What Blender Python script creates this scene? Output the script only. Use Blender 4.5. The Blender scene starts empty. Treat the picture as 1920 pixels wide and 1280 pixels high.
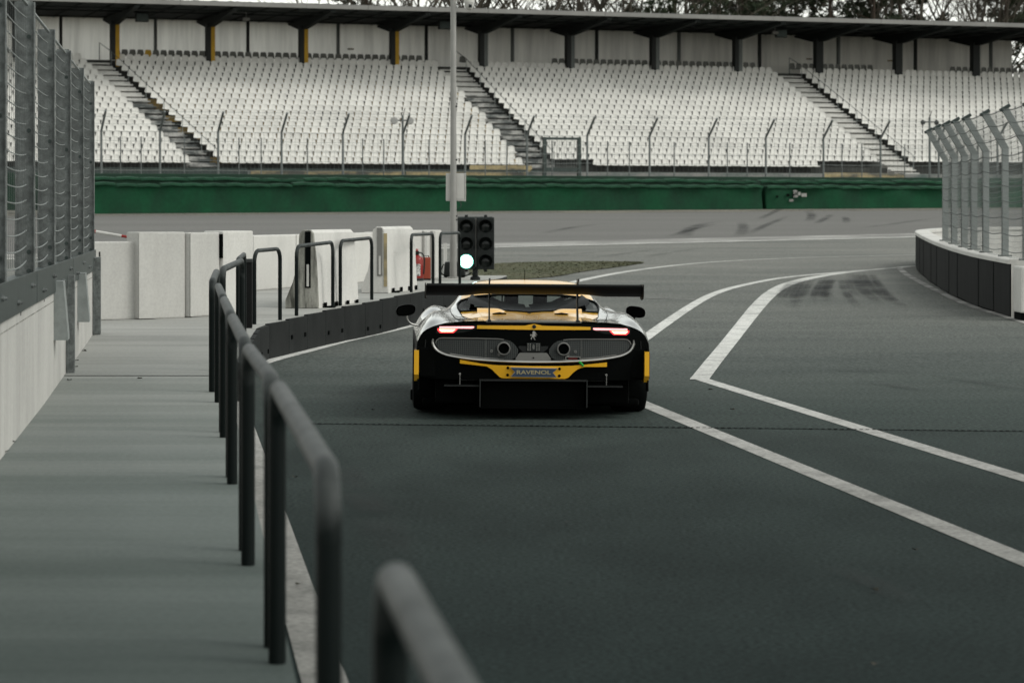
import bpy, bmesh, math, random
from mathutils import Vector, Matrix, noise as mnoise
random.seed(7)
SC = bpy.context.scene
COL = SC.collection
R = math.radians

# ------------------------------------------------------------------ camera, sky, sun, exposure
F, H, CX, HY = 4800.0, 1.72, 960.0, 402.0      # focal length in photo pixels, eye height, principal column, horizon row
cam = bpy.data.cameras.new("camera")
cam.sensor_width = 36.0
cam.lens = 90.0
cam.shift_y = -(640 - HY) / 1920.0
cam.clip_start, cam.clip_end = 0.1, 4000
cam.dof.use_dof = True
cam.dof.focus_distance = 25.0
cam.dof.aperture_fstop = 4.6
camo = bpy.data.objects.new("camera", cam)
COL.objects.link(camo)
camo.location = (0, 0, H)
camo.rotation_euler = (R(90), 0, 0)
SC.camera = camo

SUN_EL, SUN_AZ = 44.0, 112.0                  # degrees; azimuth clockwise from +Y (view direction)
wd = bpy.data.worlds.new("World")
SC.world = wd
wd.use_nodes = True
wt = wd.node_tree
wt.nodes.clear()
sky = wt.nodes.new("ShaderNodeTexSky")
sky.sky_type = 'NISHITA'
sky.sun_disc = False
sky.sun_elevation = R(SUN_EL)
sky.sun_rotation = R(SUN_AZ)
sky.air_density = 2.0
sky.dust_density = 1.0
sky.ozone_density = 1.0
hs = wt.nodes.new("ShaderNodeHueSaturation")
hs.inputs["Saturation"].default_value = 0.10
tint = wt.nodes.new("ShaderNodeMix")
tint.data_type = 'RGBA'
tint.blend_type = 'MULTIPLY'
tint.inputs[0].default_value = 1.0
tint.inputs[7].default_value = (0.97, 1.0, 0.965, 1)
bg = wt.nodes.new("ShaderNodeBackground")
bg.inputs["Strength"].default_value = 0.15
wo = wt.nodes.new("ShaderNodeOutputWorld")
wt.links.new(sky.outputs[0], hs.inputs["Color"])
wt.links.new(hs.outputs[0], tint.inputs[6])
wt.links.new(tint.outputs[2], bg.inputs[0])
wt.links.new(bg.outputs[0], wo.inputs[0])

sl = bpy.data.lights.new("sun", 'SUN')
sl.energy = 0.8
sl.angle = R(22)
sl.color = (1.0, 0.97, 0.92)
so = bpy.data.objects.new("sun", sl)
COL.objects.link(so)
sd = Vector((math.sin(R(SUN_AZ)) * math.cos(R(SUN_EL)), math.cos(R(SUN_AZ)) * math.cos(R(SUN_EL)), math.sin(R(SUN_EL))))
so.rotation_euler = sd.to_track_quat('Z', 'Y').to_euler()

SC.view_settings.view_transform = 'Standard'
SC.view_settings.look = 'None'
SC.view_settings.exposure = 0.6
SC.view_settings.gamma = 1.0
SC.view_settings.use_curve_mapping = False


# ------------------------------------------------------------------ place helpers
def sp(x, w=3.0):
    return x if x > 40 else w * math.log1p(math.exp(x / w))

def zg(Y):                                     # the lane is level, then climbs gently to the track
    return 0.021 * sp(min(Y, 158.0) - 34.0)

def lerps(kn, v):
    if v <= kn[0][0]: return kn[0][1]
    for (a, fa), (b, fb) in zip(kn, kn[1:]):
        if v <= b: return fa + (fb - fa) * (v - a) / (b - a)
    return kn[-1][1]

def zw(Y):                                     # top of the raised walkway
    return lerps([(0, .31), (19, .31), (30, .41), (37, .54), (60, .54)], Y)

def at(px, py, Y):
    return Vector(((px - CX) / F * Y, Y, H - (py - HY) / F * Y))

def on(px, py, zf=zg):                         # where a line of sight meets a surface
    k = (py - HY) / F
    Y = 2.0
    while Y < 400:
        if H - k * Y <= zf(Y): break
        Y += 0.25
    a, b = Y - 0.25, Y
    for _ in range(30):
        m = (a + b) / 2
        if H - k * m <= zf(m): b = m
        else: a = m
    return Vector(((px - CX) / F * b, b, zf(b)))


# ------------------------------------------------------------------ materials
MATS = {}
KA = .82                                       # overall reflectance of the painted and mineral surfaces
def mat(name, base, rough=0.7, metal=0.0, var=0.0, scale=3.0, stretch=(1, 1, 1), dark=None, bump=0.0, bscale=60.0,
        coat=0.0, spec=0.22, emit=None, estr=0.0, detail=6.0, lo=0.35, hi=0.7, fine=0.0, fscale=80.0, light_falloff=None):
    """Principled surface; noise blends base with `dark` over (lo, hi); `fine` adds grain."""
    base = tuple(c * KA for c in base)
    if dark: dark = tuple(c * KA for c in dark)
    m = bpy.data.materials.new(name)
    m.use_nodes = True
    nt = m.node_tree
    b = nt.nodes["Principled BSDF"]
    b.inputs["Base Color"].default_value = (*base, 1)
    b.inputs["Roughness"].default_value = rough
    b.inputs["Metallic"].default_value = metal
    b.inputs["Specular IOR Level"].default_value = spec
    b.inputs["Coat Weight"].default_value = coat
    b.inputs["Coat Roughness"].default_value = 0.06
    if emit:
        b.inputs["Emission Color"].default_value = (*emit, 1)
        b.inputs["Emission Strength"].default_value = estr
    tc = nt.nodes.new("ShaderNodeTexCoord")
    mp = nt.nodes.new("ShaderNodeMapping")
    mp.inputs["Scale"].default_value = stretch
    nt.links.new(tc.outputs["Object"], mp.inputs[0])
    col = None
    if var > 0:
        d = dark or tuple(c * 0.5 for c in base)
        n = nt.nodes.new("ShaderNodeTexNoise")
        n.inputs["Scale"].default_value = scale
        n.inputs["Detail"].default_value = detail
        n.inputs["Roughness"].default_value = 0.62
        nt.links.new(mp.outputs[0], n.inputs["Vector"])
        mr = nt.nodes.new("ShaderNodeMapRange")
        mr.inputs[1].default_value, mr.inputs[2].default_value = lo, hi
        mr.inputs[3].default_value, mr.inputs[4].default_value = 0.0, var
        nt.links.new(n.outputs[0], mr.inputs[0])
        mx = nt.nodes.new("ShaderNodeMix")
        mx.data_type = 'RGBA'
        mx.inputs[6].default_value = (*base, 1)
        mx.inputs[7].default_value = (*d, 1)
        nt.links.new(mr.outputs[0], mx.inputs[0])
        col = mx.outputs[2]
    if light_falloff:                                       # vignette and grazing sky sheen painted in: darker near, paler further out
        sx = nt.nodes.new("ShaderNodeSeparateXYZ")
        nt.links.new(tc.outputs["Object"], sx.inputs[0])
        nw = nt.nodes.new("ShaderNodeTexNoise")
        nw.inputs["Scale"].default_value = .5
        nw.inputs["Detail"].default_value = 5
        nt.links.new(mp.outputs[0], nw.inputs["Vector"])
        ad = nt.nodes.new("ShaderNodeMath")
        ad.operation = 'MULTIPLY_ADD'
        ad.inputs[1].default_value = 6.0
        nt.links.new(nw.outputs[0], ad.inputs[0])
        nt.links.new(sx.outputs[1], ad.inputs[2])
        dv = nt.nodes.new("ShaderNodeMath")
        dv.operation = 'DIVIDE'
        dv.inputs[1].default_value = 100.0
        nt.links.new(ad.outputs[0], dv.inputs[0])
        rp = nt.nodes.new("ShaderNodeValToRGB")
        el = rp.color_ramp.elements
        while len(el) < len(light_falloff): el.new(.5)
        for e_, (yy_, cc_) in zip(el, light_falloff):
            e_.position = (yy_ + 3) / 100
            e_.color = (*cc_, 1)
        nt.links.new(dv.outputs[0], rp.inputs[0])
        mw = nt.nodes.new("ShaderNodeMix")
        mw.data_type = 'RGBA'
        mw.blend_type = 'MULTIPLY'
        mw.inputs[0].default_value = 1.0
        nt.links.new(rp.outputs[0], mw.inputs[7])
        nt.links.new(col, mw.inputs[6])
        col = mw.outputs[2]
    if fine > 0:
        n2 = nt.nodes.new("ShaderNodeTexNoise")
        n2.inputs["Scale"].default_value = fscale
        n2.inputs["Detail"].default_value = 3
        nt.links.new(tc.outputs["Object"], n2.inputs["Vector"])
        mr2 = nt.nodes.new("ShaderNodeMapRange")
        mr2.inputs[1].default_value, mr2.inputs[2].default_value = 0.25, 0.75
        mr2.inputs[3].default_value, mr2.inputs[4].default_value = 1 - fine, 1 + fine
        nt.links.new(n2.outputs[0], mr2.inputs[0])
        ml = nt.nodes.new("ShaderNodeMix")
        ml.data_type = 'RGBA'
        ml.blend_type = 'MULTIPLY'
        ml.inputs[0].default_value = 1.0
        if col: nt.links.new(col, ml.inputs[6])
        else: ml.inputs[6].default_value = (*base, 1)
        cmb = nt.nodes.new("ShaderNodeCombineColor")
        for i in range(3): nt.links.new(mr2.outputs[0], cmb.inputs[i])
        nt.links.new(cmb.outputs[0], ml.inputs[7])
        col = ml.outputs[2]
    if col: nt.links.new(col, b.inputs["Base Color"])
    if bump > 0:
        n3 = nt.nodes.new("ShaderNodeTexNoise")
        n3.inputs["Scale"].default_value = bscale
        n3.inputs["Detail"].default_value = 4
        nt.links.new(tc.outputs["Object"], n3.inputs["Vector"])
        bp = nt.nodes.new("ShaderNodeBump")
        bp.inputs["Strength"].default_value = bump
        bp.inputs["Distance"].default_value = 0.01
        nt.links.new(n3.outputs[0], bp.inputs["Height"])
        nt.links.new(bp.outputs[0], b.inputs["Normal"])
    MATS[name] = m
    return m

def glass_mat(name, tint_c, refl=1.0, rough=0.02, ior=1.45):
    m = bpy.data.materials.new(name)
    m.use_nodes = True
    nt = m.node_tree
    nt.nodes.clear()
    o = nt.nodes.new("ShaderNodeOutputMaterial")
    mx = nt.nodes.new("ShaderNodeMixShader")
    tr = nt.nodes.new("ShaderNodeBsdfTransparent")
    tr.inputs[0].default_value = (*tint_c, 1)
    gl = nt.nodes.new("ShaderNodeBsdfGlossy")
    gl.inputs["Roughness"].default_value = rough
    gl.inputs["Color"].default_value = (refl, refl, refl, 1)
    fr = nt.nodes.new("ShaderNodeFresnel")
    fr.inputs[0].default_value = ior
    nt.links.new(fr.outputs[0], mx.inputs[0])
    nt.links.new(tr.outputs[0], mx.inputs[1])
    nt.links.new(gl.outputs[0], mx.inputs[2])
    nt.links.new(mx.outputs[0], o.inputs[0])
    MATS[name] = m
    return m

def stain_mat(name, color, amount, scale, stretch=(1, 1, 1), lo=0.35, hi=0.65):
    """A worn deposit on the ground (tyre rubber, dust): opaque where the noise is high, bare elsewhere."""
    m = mat(name, color, 0.8)
    nt = m.node_tree
    b = nt.nodes["Principled BSDF"]
    tc = nt.nodes.new("ShaderNodeTexCoord")
    mp = nt.nodes.new("ShaderNodeMapping")
    mp.inputs["Scale"].default_value = stretch
    n = nt.nodes.new("ShaderNodeTexNoise")
    n.inputs["Scale"].default_value = scale
    n.inputs["Detail"].default_value = 6
    mr = nt.nodes.new("ShaderNodeMapRange")
    mr.inputs[1].default_value, mr.inputs[2].default_value = lo, hi
    mr.inputs[3].default_value, mr.inputs[4].default_value = 0, amount
    nt.links.new(tc.outputs["Object"], mp.inputs[0])
    nt.links.new(mp.outputs[0], n.inputs["Vector"])
    nt.links.new(n.outputs[0], mr.inputs[0])
    at_ = nt.nodes.new("ShaderNodeAttribute")
    at_.attribute_name = "edge"
    mu = nt.nodes.new("ShaderNodeMath")
    mu.operation = 'MULTIPLY'
    nt.links.new(mr.outputs[0], mu.inputs[0])
    nt.links.new(at_.outputs["Fac"], mu.inputs[1])
    nt.links.new(mu.outputs[0], b.inputs["Alpha"])
    return m

TEAL = (0.94, 1.0, 0.985)
TEAL = (0.80, 1.0, 0.935)
def g(v): return (v * TEAL[0], v * TEAL[1], v * TEAL[2])
def gn(v): return (v * .93, v, v * .965)
def w(v): return (v, v * 0.975, v * 0.915)

LINE_FALLOFF = [(9, (.150, .147, .136)), (16, (.185, .180, .167)), (24, (.33, .324, .305)), (36, (.45, .445, .42)), (60, (.38, .375, .35)), (90, (.36, .355, .33))]  # line paint dimmed towards the camera, light falloff put into the colour
LANE_FALLOFF = [(8, (.0105, .0158, .0148)), (15, (.0165, .0225, .0208)), (23, (.034, .0425, .039)), (30, (.060, .067, .062)), (40, (.100, .104, .096)), (60, (.122, .123, .113)), (90, (.13, .13, .12))]  # asphalt by distance: near dimming and far sky sheen painted in
mat("asphalt_dark", (1.5, 1.5, 1.5), .8, var=1, scale=.9, stretch=(1, .5, 1), dark=(1.12, 1.12, 1.12), detail=14, lo=.38, hi=.62, fine=.62, fscale=38, bump=.3, bscale=140, spec=.03, light_falloff=LANE_FALLOFF)
mat("asphalt_old", (1.6, 1.58, 1.56), .8, var=1, scale=.35, stretch=(.35, 1.3, 1), dark=(1.25, 1.26, 1.26), detail=14, lo=.38, hi=.62, fine=.6, fscale=28, bump=.3, bscale=120, spec=.03, light_falloff=LANE_FALLOFF)
mat("asphalt_track", w(.18), .85, var=.8, scale=.12, stretch=(.35, 1.6, 1), dark=w(.145), fine=.2, fscale=18, bump=.2, bscale=60, spec=.03, detail=10)
mat("dirt", (.20, .185, .15), .95, var=.9, scale=.8, dark=(.12, .12, .10), fine=.3, fscale=8)
mat("paint_white", (1.47, 1.47, 1.47), .75, var=.9, scale=2.6, dark=(.78, .79, .79), lo=.46, hi=.72, fine=.35, fscale=30, spec=.05, light_falloff=LINE_FALLOFF, detail=10)
mat("paint_worn", w(.40), .8, var=1, scale=.9, stretch=(.5, 1.5, 1), dark=w(.17), lo=.38, hi=.62, fine=.3, fscale=20, spec=.05)
WALK_FALLOFF = [(8, (.050, .060, .056)), (13, (.100, .112, .105)), (18, (.158, .166, .155)), (24, (.20, .202, .188)), (32, (.25, .247, .23)), (50, (.27, .266, .245))]  # walkway by distance, with the same painted light falloff
mat("walk_old", (1.5, 1.5, 1.5), .8, var=.9, scale=.9, stretch=(.16, 2.2, 1), dark=(1.16, 1.17, 1.17), lo=.40, hi=.62, fine=.12, fscale=35, bump=.12, bscale=25, spec=.06, light_falloff=WALK_FALLOFF)
mat("walk_concrete", (1.47, 1.47, 1.47), .8, var=.9, scale=.7, stretch=(.16, 2.2, 1), dark=(1.08, 1.12, 1.10), lo=.40, hi=.62, fine=.12, fscale=35, bump=.12, bscale=25, spec=.06, light_falloff=WALK_FALLOFF)
mat("wall_concrete", w(.49), .8, var=.8, scale=1.6, stretch=(1.3, 1.3, .35), dark=w(.36), lo=.42, hi=.72, fine=.08, fscale=30, bump=.08, bscale=20, spec=.1, detail=10)
mat("wall_white", w(.60), .75, var=.75, scale=1.3, stretch=(1, 1, .7), dark=w(.44), lo=.46, hi=.74, fine=.07, fscale=30, bump=.08, bscale=18, spec=.1, detail=10)
mat("block_dirty", (.30, .295, .26), .85, var=1, scale=4.5, stretch=(1.6, 1.6, .3), dark=(.055, .055, .045), lo=.42, hi=.62, fine=.15, fscale=40)
mat("block_base", (.14, .14, .12), .9, var=1, scale=6, dark=(.3, .29, .25), lo=.5, hi=.6)
mat("galv", gn(.18), .5, metal=.25, var=1, scale=14, dark=gn(.10), lo=.4, hi=.62, fine=.2, fscale=60)
mat("galv_light", gn(.30), .5, metal=.3, var=.7, scale=9, dark=gn(.2))
mat("wire", gn(.22), .45, metal=.5)
mat("wire_dim", gn(.10), .6, metal=.2)
mat("channel_steel", g(.075), .5, metal=.5, var=.8, scale=6, dark=g(.045))
mat("rail_steel", gn(.006), .5, var=.6, scale=8, dark=gn(.014), lo=.5, hi=.75, spec=.12)
mat("rail_worn", gn(.055), .5, metal=.2, var=.9, scale=6, dark=gn(.014), lo=.4, hi=.65, spec=.4)
mat("kerb_panel", gn(.015), .7, var=.7, scale=3, stretch=(1, 1, .5), dark=gn(.028), fine=.12, fscale=30, spec=.06)
mat("belt_black", gn(.009), .75, var=.8, scale=2.2, stretch=(2, 2, .4), dark=gn(.017), fine=.2, fscale=20, spec=.08)
mat("gap_black", g(.004), .9, spec=.02)
mat("green_tarp", (.0075, .060, .026), .8, var=.9, scale=.5, stretch=(1.4, 1.4, .8), dark=(.010, .032, .019), lo=.35, hi=.68, fine=.12, fscale=6, bump=.4, bscale=1.6, spec=.12)
mat("green_flap", (.016, .072, .036), .7, var=.8, scale=1.2, dark=(.010, .034, .020), spec=.15)
mat("green_dark", (.010, .042, .022), .7, var=.9, scale=.7, dark=(.012, .026, .018))
mat("seat_white", w(.70), .55, var=.9, scale=.35, dark=w(.54), lo=.4, hi=.7, spec=.15, detail=10)
mat("seat_grey", (.16, .16, .145), .55)
mat("seat_yellow", (.55, .33, .02), .5)
mat("terrace", (.06, .062, .056), .9, var=.9, scale=.8, dark=(.03, .031, .029))
mat("terrace_yellow", (.42, .27, .07), .8, var=.9, scale=1.6, dark=(.14, .13, .10), lo=.38, hi=.62)
mat("stair_light", w(.62), .85, var=.8, scale=1.2, dark=w(.42), fine=.1, fscale=8)
mat("stair_dark", w(.42), .85, var=1, scale=.9, stretch=(1, 1, 2.2), dark=gn(.09), lo=.38, hi=.56, fine=.1, fscale=8)
mat("back_panel", w(1.0), .85, var=1, scale=.6, stretch=(2.6, 2.6, .22), dark=w(.70), lo=.4, hi=.7, detail=9)
mat("roof_under", g(.018), .8, var=.6, scale=.5, stretch=(2, 2, 1), dark=g(.03))
mat("fascia", w(.25), .7, var=.7, scale=.5, dark=w(.17))
mat("pillar_yellow", (.62, .36, .03), .7, var=.6, scale=.8, dark=(.2, .13, .03))
mat("pillar_dark", gn(.028), .7)
mat("pillar_grey", gn(.17), .7, var=.6, scale=.8, dark=gn(.11))
mat("board_tan", (.36, .29, .16), .85, var=1, scale=.55, stretch=(1, 1, 3), dark=(.08, .08, .07), lo=.42, hi=.6)
mat("board_grey", w(.24), .85, var=1, scale=.6, stretch=(1, 1, 3), dark=g(.12), lo=.4, hi=.65)
mat("grass", (.058, .064, .028), .95, var=1, scale=.45, dark=(.085, .080, .042), fine=.2, fscale=4)
mat("bark", (.085, .074, .058), .9)
mat("bark_pine", (.070, .052, .040), .9)
mat("needles", (.030, .046, .026), .8, var=.9, scale=.6, dark=(.06, .068, .035))
mat("ivy_leaf", (.035, .05, .018), .8, var=.9, scale=.7, dark=(.07, .072, .02))
mat("red_paint", (.24, .018, .014), .4, coat=.2)
mat("orange_red", (.33, .065, .035), .55)
mat("label_white", w(.6), .6, var=1, scale=30, dark=(.15, .15, .15), lo=.45, hi=.55)
mat("plastic_black", g(.012), .45)
mat("signal_black", g(.014), .5)
mat("visor_grey", g(.06), .5)
mat("pole_grey", w(.30), .5, metal=.2, var=.5, scale=4, dark=w(.22))
mat("box_white", w(.52), .5, var=.4, scale=5, dark=w(.42))
mat("lens_dark", g(.012), .15)
mat("lens_green", (.5, .9, .8), .3, emit=(.62, 1.0, .90), estr=7.0)
mat("leaf_litter", (.03, .028, .02), .9)
# car
mat("paint_grey", w(.20), .30, metal=.65, coat=1.0, spec=.6)
mat("paint_black", g(.0025), .45, spec=.03)
mat("paint_yellow", (.82, .42, .014), .32, coat=.9)
mat("carbon", g(.0035), .55, spec=.07)
mat("carbon_matt", g(.002), .7, spec=.03)
mat("carbon_edge", gn(.013), .5)
mat("alu", w(.42), .32, metal=.8)
mat("alu_dark", w(.19), .42, metal=.4)
mat("rubber", g(.004), .8, var=.6, scale=9, dark=g(.008), spec=.05)
mat("rim", g(.02), .35, metal=.7)
mat("glow_red", (.5, .02, .03), .3, emit=(1.0, .05, .06), estr=.9)
mat("lamp_pink", (.8, .2, .2), .3, emit=(1.0, .34, .34), estr=1.35)
mat("lamp_hot", (.9, .6, .4), .3, emit=(1.0, .66, .36), estr=1.5)
mat("lamp_dull", (.16, .02, .02), .4)
mat("plate_blue", (.030, .050, .085), .45)
mat("gold_letter", (.32, .27, .15), .5)
mat("tow_green", (.01, .30, .03), .5)
mat("seat_fabric", g(.010), .85)
glass_mat("car_glass", (.72, .76, .75), .6, ior=1.06)
mat("green_spill", (.05, .4, .3), .3, emit=(.06, .75, .55), estr=.7)  # green light spilt on the visor, as a glowing colour
glass_mat("car_glass_dark", (.16, .18, .18), .8, ior=1.3)
glass_mat("mirror", (0, 0, 0), .5)

def translucent(name, amount):
    m = MATS[name]
    nt = m.node_tree
    b = nt.nodes["Principled BSDF"]
    o = nt.nodes["Material Output"]
    t = nt.nodes.new("ShaderNodeBsdfTranslucent")
    x = nt.nodes.new("ShaderNodeMixShader")
    x.inputs[0].default_value = amount
    lk = b.inputs["Base Color"].links
    if lk: nt.links.new(lk[0].from_socket, t.inputs[0])
    nt.links.new(b.outputs[0], x.inputs[1])
    nt.links.new(t.outputs[0], x.inputs[2])
    nt.links.new(x.outputs[0], o.inputs[0])
translucent("back_panel", .7)  # translucency added so sky behind brightens the wall under the roof
MATS["paint_yellow"].node_tree.nodes["Principled BSDF"].inputs["Coat IOR"].default_value = 1.85

def rail_paint():
    """black paint on the legs, rubbed grey plus painted sky sheen along the top bar and its corners"""
    m = mat("rail_paint", gn(.006), .5, spec=.10)
    nt = m.node_tree
    b = nt.nodes["Principled BSDF"]
    tc = nt.nodes.new("ShaderNodeTexCoord")
    sx = nt.nodes.new("ShaderNodeSeparateXYZ")
    n = nt.nodes.new("ShaderNodeTexNoise")
    n.inputs["Scale"].default_value = 7
    n.inputs["Detail"].default_value = 8
    ad = nt.nodes.new("ShaderNodeMath")
    ad.operation = 'MULTIPLY_ADD'
    ad.inputs[1].default_value = .5
    mr = nt.nodes.new("ShaderNodeMapRange")
    mr.inputs[1].default_value, mr.inputs[2].default_value = 1.0, 1.30
    mx = nt.nodes.new("ShaderNodeMix")
    mx.data_type = 'RGBA'
    mx.inputs[6].default_value = (.0026, .0048, .0044, 1)
    mx.inputs[7].default_value = (*gn(.075), 1)  # grey of the rubbed top bar with its sky sheen painted in
    nt.links.new(tc.outputs["Object"], sx.inputs[0])
    nt.links.new(tc.outputs["Object"], n.inputs["Vector"])
    nt.links.new(n.outputs[0], ad.inputs[0])
    nt.links.new(sx.outputs[2], ad.inputs[2])
    nt.links.new(ad.outputs[0], mr.inputs[0])
    nt.links.new(mr.outputs[0], mx.inputs[0])
    nt.links.new(mx.outputs[2], b.inputs["Base Color"])
rail_paint()

def hex_grille():
    m = mat("grille_mesh", g(.006), .55)
    nt = m.node_tree
    b = nt.nodes["Principled BSDF"]
    tc = nt.nodes.new("ShaderNodeTexCoord")
    mp = nt.nodes.new("ShaderNodeMapping")
    mp.inputs["Scale"].default_value = (1, 0, 1)
    v = nt.nodes.new("ShaderNodeTexVoronoi")
    v.feature = 'DISTANCE_TO_EDGE'
    v.inputs["Scale"].default_value = 62
    v.inputs["Randomness"].default_value = 0.12
    mr = nt.nodes.new("ShaderNodeMapRange")
    mr.inputs[1].default_value, mr.inputs[2].default_value = .10, .20
    mr.inputs[3].default_value, mr.inputs[4].default_value = 1, 0
    mx = nt.nodes.new("ShaderNodeMix")
    mx.data_type = 'RGBA'
    mx.inputs[6].default_value = (.0015, .002, .002, 1)
    mx.inputs[7].default_value = (*gn(.062), 1)
    nt.links.new(tc.outputs["Object"], mp.inputs[0])
    nt.links.new(mp.outputs[0], v.inputs["Vector"])
    nt.links.new(v.outputs["Distance"], mr.inputs[0])
    nt.links.new(mr.outputs[0], mx.inputs[0])
    nt.links.new(mx.outputs[2], b.inputs["Base Color"])
hex_grille()
stain_mat("skid_rubber", gn(.024), .55, .9, (1, 1, 1), .26, .66)
stain_mat("skid_faint", gn(.030), .38, .8, (1, 1, 1), .32, .66)
stain_mat("dust", (.26, .24, .19), .85, .7, (.4, 1, 1), .35, .6)


# ------------------------------------------------------------------ mesh helpers
class MB:
    """Collects shapes; build() links them as ONE mesh object."""
    def __init__(s):
        s.v, s.f, s.m, s.names = [], [], [], []
    def mi(s, m):
        if m not in s.names: s.names.append(m)
        return s.names.index(m)
    def face(s, idx, m): s.f.append(tuple(idx)); s.m.append(s.mi(m))
    def poly(s, pts, m):
        b = len(s.v)
        s.v += [tuple(p) for p in pts]
        s.face(range(b, b + len(pts)), m)
    def box(s, c, size, m, rz=0.0, mx=None, bev=0.0, taper=None):
        """c centre, size full; taper=(tx,ty) scales the top; bev bevels every edge."""
        bm = bmesh.new()
        bmesh.ops.create_cube(bm, size=1.0)
        for v in bm.verts:
            t = v.co.z > 0
            v.co = Vector((v.co.x * size[0] * (taper[0] if taper and t else 1), v.co.y * size[1] * (taper[1] if taper and t else 1), v.co.z * size[2]))
        if bev: bmesh.ops.bevel(bm, geom=bm.edges[:], offset=bev, segments=2, affect='EDGES', profile=.6)
        M = Matrix.Translation(Vector(c)) @ (mx.to_4x4() if mx else Matrix.Rotation(rz, 4, 'Z'))
        s.add_bm(bm, m, M)
        bm.free()
    def add_bm(s, bm, m, M=Matrix()):
        b = len(s.v)
        bm.verts.index_update()
        s.v += [tuple(M @ v.co) for v in bm.verts]
        for f in bm.faces: s.face([b + v.index for v in f.verts], m)
    def tube(s, pts, r, m, n=6, cap=True):
        pts = [Vector(p) for p in pts]
        rs = r if isinstance(r, (list, tuple)) else [r] * len(pts)
        b = len(s.v)
        prev = None
        for i, p in enumerate(pts):
            t = ((pts[min(i + 1, len(pts) - 1)] - p).normalized() + (p - pts[max(i - 1, 0)]).normalized())
            t = t.normalized() if t.length > 1e-6 else Vector((0, 0, 1))
            if prev is None:
                a = Vector((0, 0, 1)) if abs(t.z) < .9 else Vector((1, 0, 0))
                x = t.cross(a).normalized()
            else:
                x = (prev - t * prev.dot(t)).normalized()
            prev = x
            y = t.cross(x)
            for k in range(n):
                an = 2 * math.pi * (k + .5) / n
                s.v.append(tuple(p + (x * math.cos(an) + y * math.sin(an)) * rs[i]))
        for i in range(len(pts) - 1):
            for k in range(n):
                k2 = (k + 1) % n
                s.face((b + i * n + k, b + i * n + k2, b + (i + 1) * n + k2, b + (i + 1) * n + k), m)
        if cap:
            s.face([b + k for k in range(n)][::-1], m)
            s.face([b + (len(pts) - 1) * n + k for k in range(n)], m)
    def lathe(s, prof, m, n=24, M=Matrix(), close=False):
        """prof: (radius, height) pairs turned about local Z."""
        b = len(s.v)
        for k in range(n):
            a = 2 * math.pi * k / n
            for (r, h) in prof: s.v.append(tuple(M @ Vector((r * math.cos(a), r * math.sin(a), h))))
        q = len(prof)
        for k in range(n):
            k2 = (k + 1) % n
            for i in range(q - 1 if not close else q):
                j = (i + 1) % q
                s.face((b + k * q + i, b + k2 * q + i, b + k2 * q + j, b + k * q + j), m)
    def grid(s, rows, m):
        b = len(s.v)
        nc = len(rows[0])
        for r in rows: s.v += [tuple(p) for p in r]
        for i in range(len(rows) - 1):
            for j in range(nc - 1):
                s.face((b + i * nc + j, b + i * nc + j + 1, b + (i + 1) * nc + j + 1, b + (i + 1) * nc + j), m)
    def prism(s, outline, h0, h1, m, M=Matrix()):
        """outline in local XY extruded from h0 to h1 along local Z."""
        b = len(s.v)
        n = len(outline)
        for h in (h0, h1):
            s.v += [tuple(M @ Vector((x, y, h))) for x, y in outline]
        s.face([b + i for i in range(n)][::-1], m)
        s.face([b + n + i for i in range(n)], m)
        for i in range(n):
            j = (i + 1) % n
            s.face((b + i, b + j, b + n + j, b + n + i), m)
    def mesh(s, name, smooth=None, fix=True):
        me = bpy.data.meshes.new(name)
        me.from_pydata(s.v, [], s.f)
        for nm in s.names: me.materials.append(MATS[nm])
        me.polygons.foreach_set("material_index", s.m)
        if fix:
            bm = bmesh.new()
            bm.from_mesh(me)
            bmesh.ops.recalc_face_normals(bm, faces=bm.faces[:])
            bm.to_mesh(me)
            bm.free()
        if smooth:
            me.polygons.foreach_set("use_smooth", [True] * len(me.polygons))
            me.set_sharp_from_angle(angle=R(smooth))
        me.update()
        return me
    def build(s, name, parent=None, smooth=None, fix=True):
        o = bpy.data.objects.new(name, s.mesh(name, smooth, fix))
        COL.objects.link(o)
        if parent: o.parent = parent
        return o

def tag(o, label=None, cat=None, group=None, kind=None):
    if label: o["label"] = label
    if cat: o["category"] = cat
    if group: o["group"] = group
    if kind: o["kind"] = kind
    return o

def thing(name, label, cat, loc=(0, 0, 0), rz=0.0, group=None):
    o = bpy.data.objects.new(name, None)
    o.empty_display_size = .2
    COL.objects.link(o)
    o.location = loc
    o.rotation_euler = (0, 0, rz)
    return tag(o, label, cat, group)

def copy_tree(o, parent=None):
    c = o.copy()
    COL.objects.link(c)
    if parent: c.parent = parent
    for ch in list(o.children): copy_tree(ch, c)
    return c

def resample(pts, n):
    pts = [Vector(p) for p in pts]
    L = [0]
    for a, b in zip(pts, pts[1:]): L.append(L[-1] + (b - a).length)
    out = []
    for i in range(n):
        d = L[-1] * i / (n - 1)
        for k in range(len(pts) - 1):
            if d <= L[k + 1] + 1e-9:
                t = (d - L[k]) / max(L[k + 1] - L[k], 1e-9)
                out.append(pts[k].lerp(pts[k + 1], t))
                break
    return out

def smooth_path(pts, it=2):
    pts = [Vector(p) for p in pts]
    for _ in range(it):
        q = [pts[0]]
        for a, b in zip(pts, pts[1:]): q += [a.lerp(b, .25), a.lerp(b, .75)]
        pts = q + [pts[-1]]
    return pts

def sheet(name, A, B, nu, nv, dz, m, zf=zg, kind="structure"):
    A, B = resample(A, nu), resample(B, nu)
    rows = []
    for a, b in zip(A, B):
        rows.append([Vector((p.x, p.y, zf(p.y) + dz)) for p in [a.lerp(b, j / (nv - 1)) for j in range(nv)]])
    mb = MB()
    mb.grid(rows, m)
    return tag(mb.build(name), kind=kind)

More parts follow.
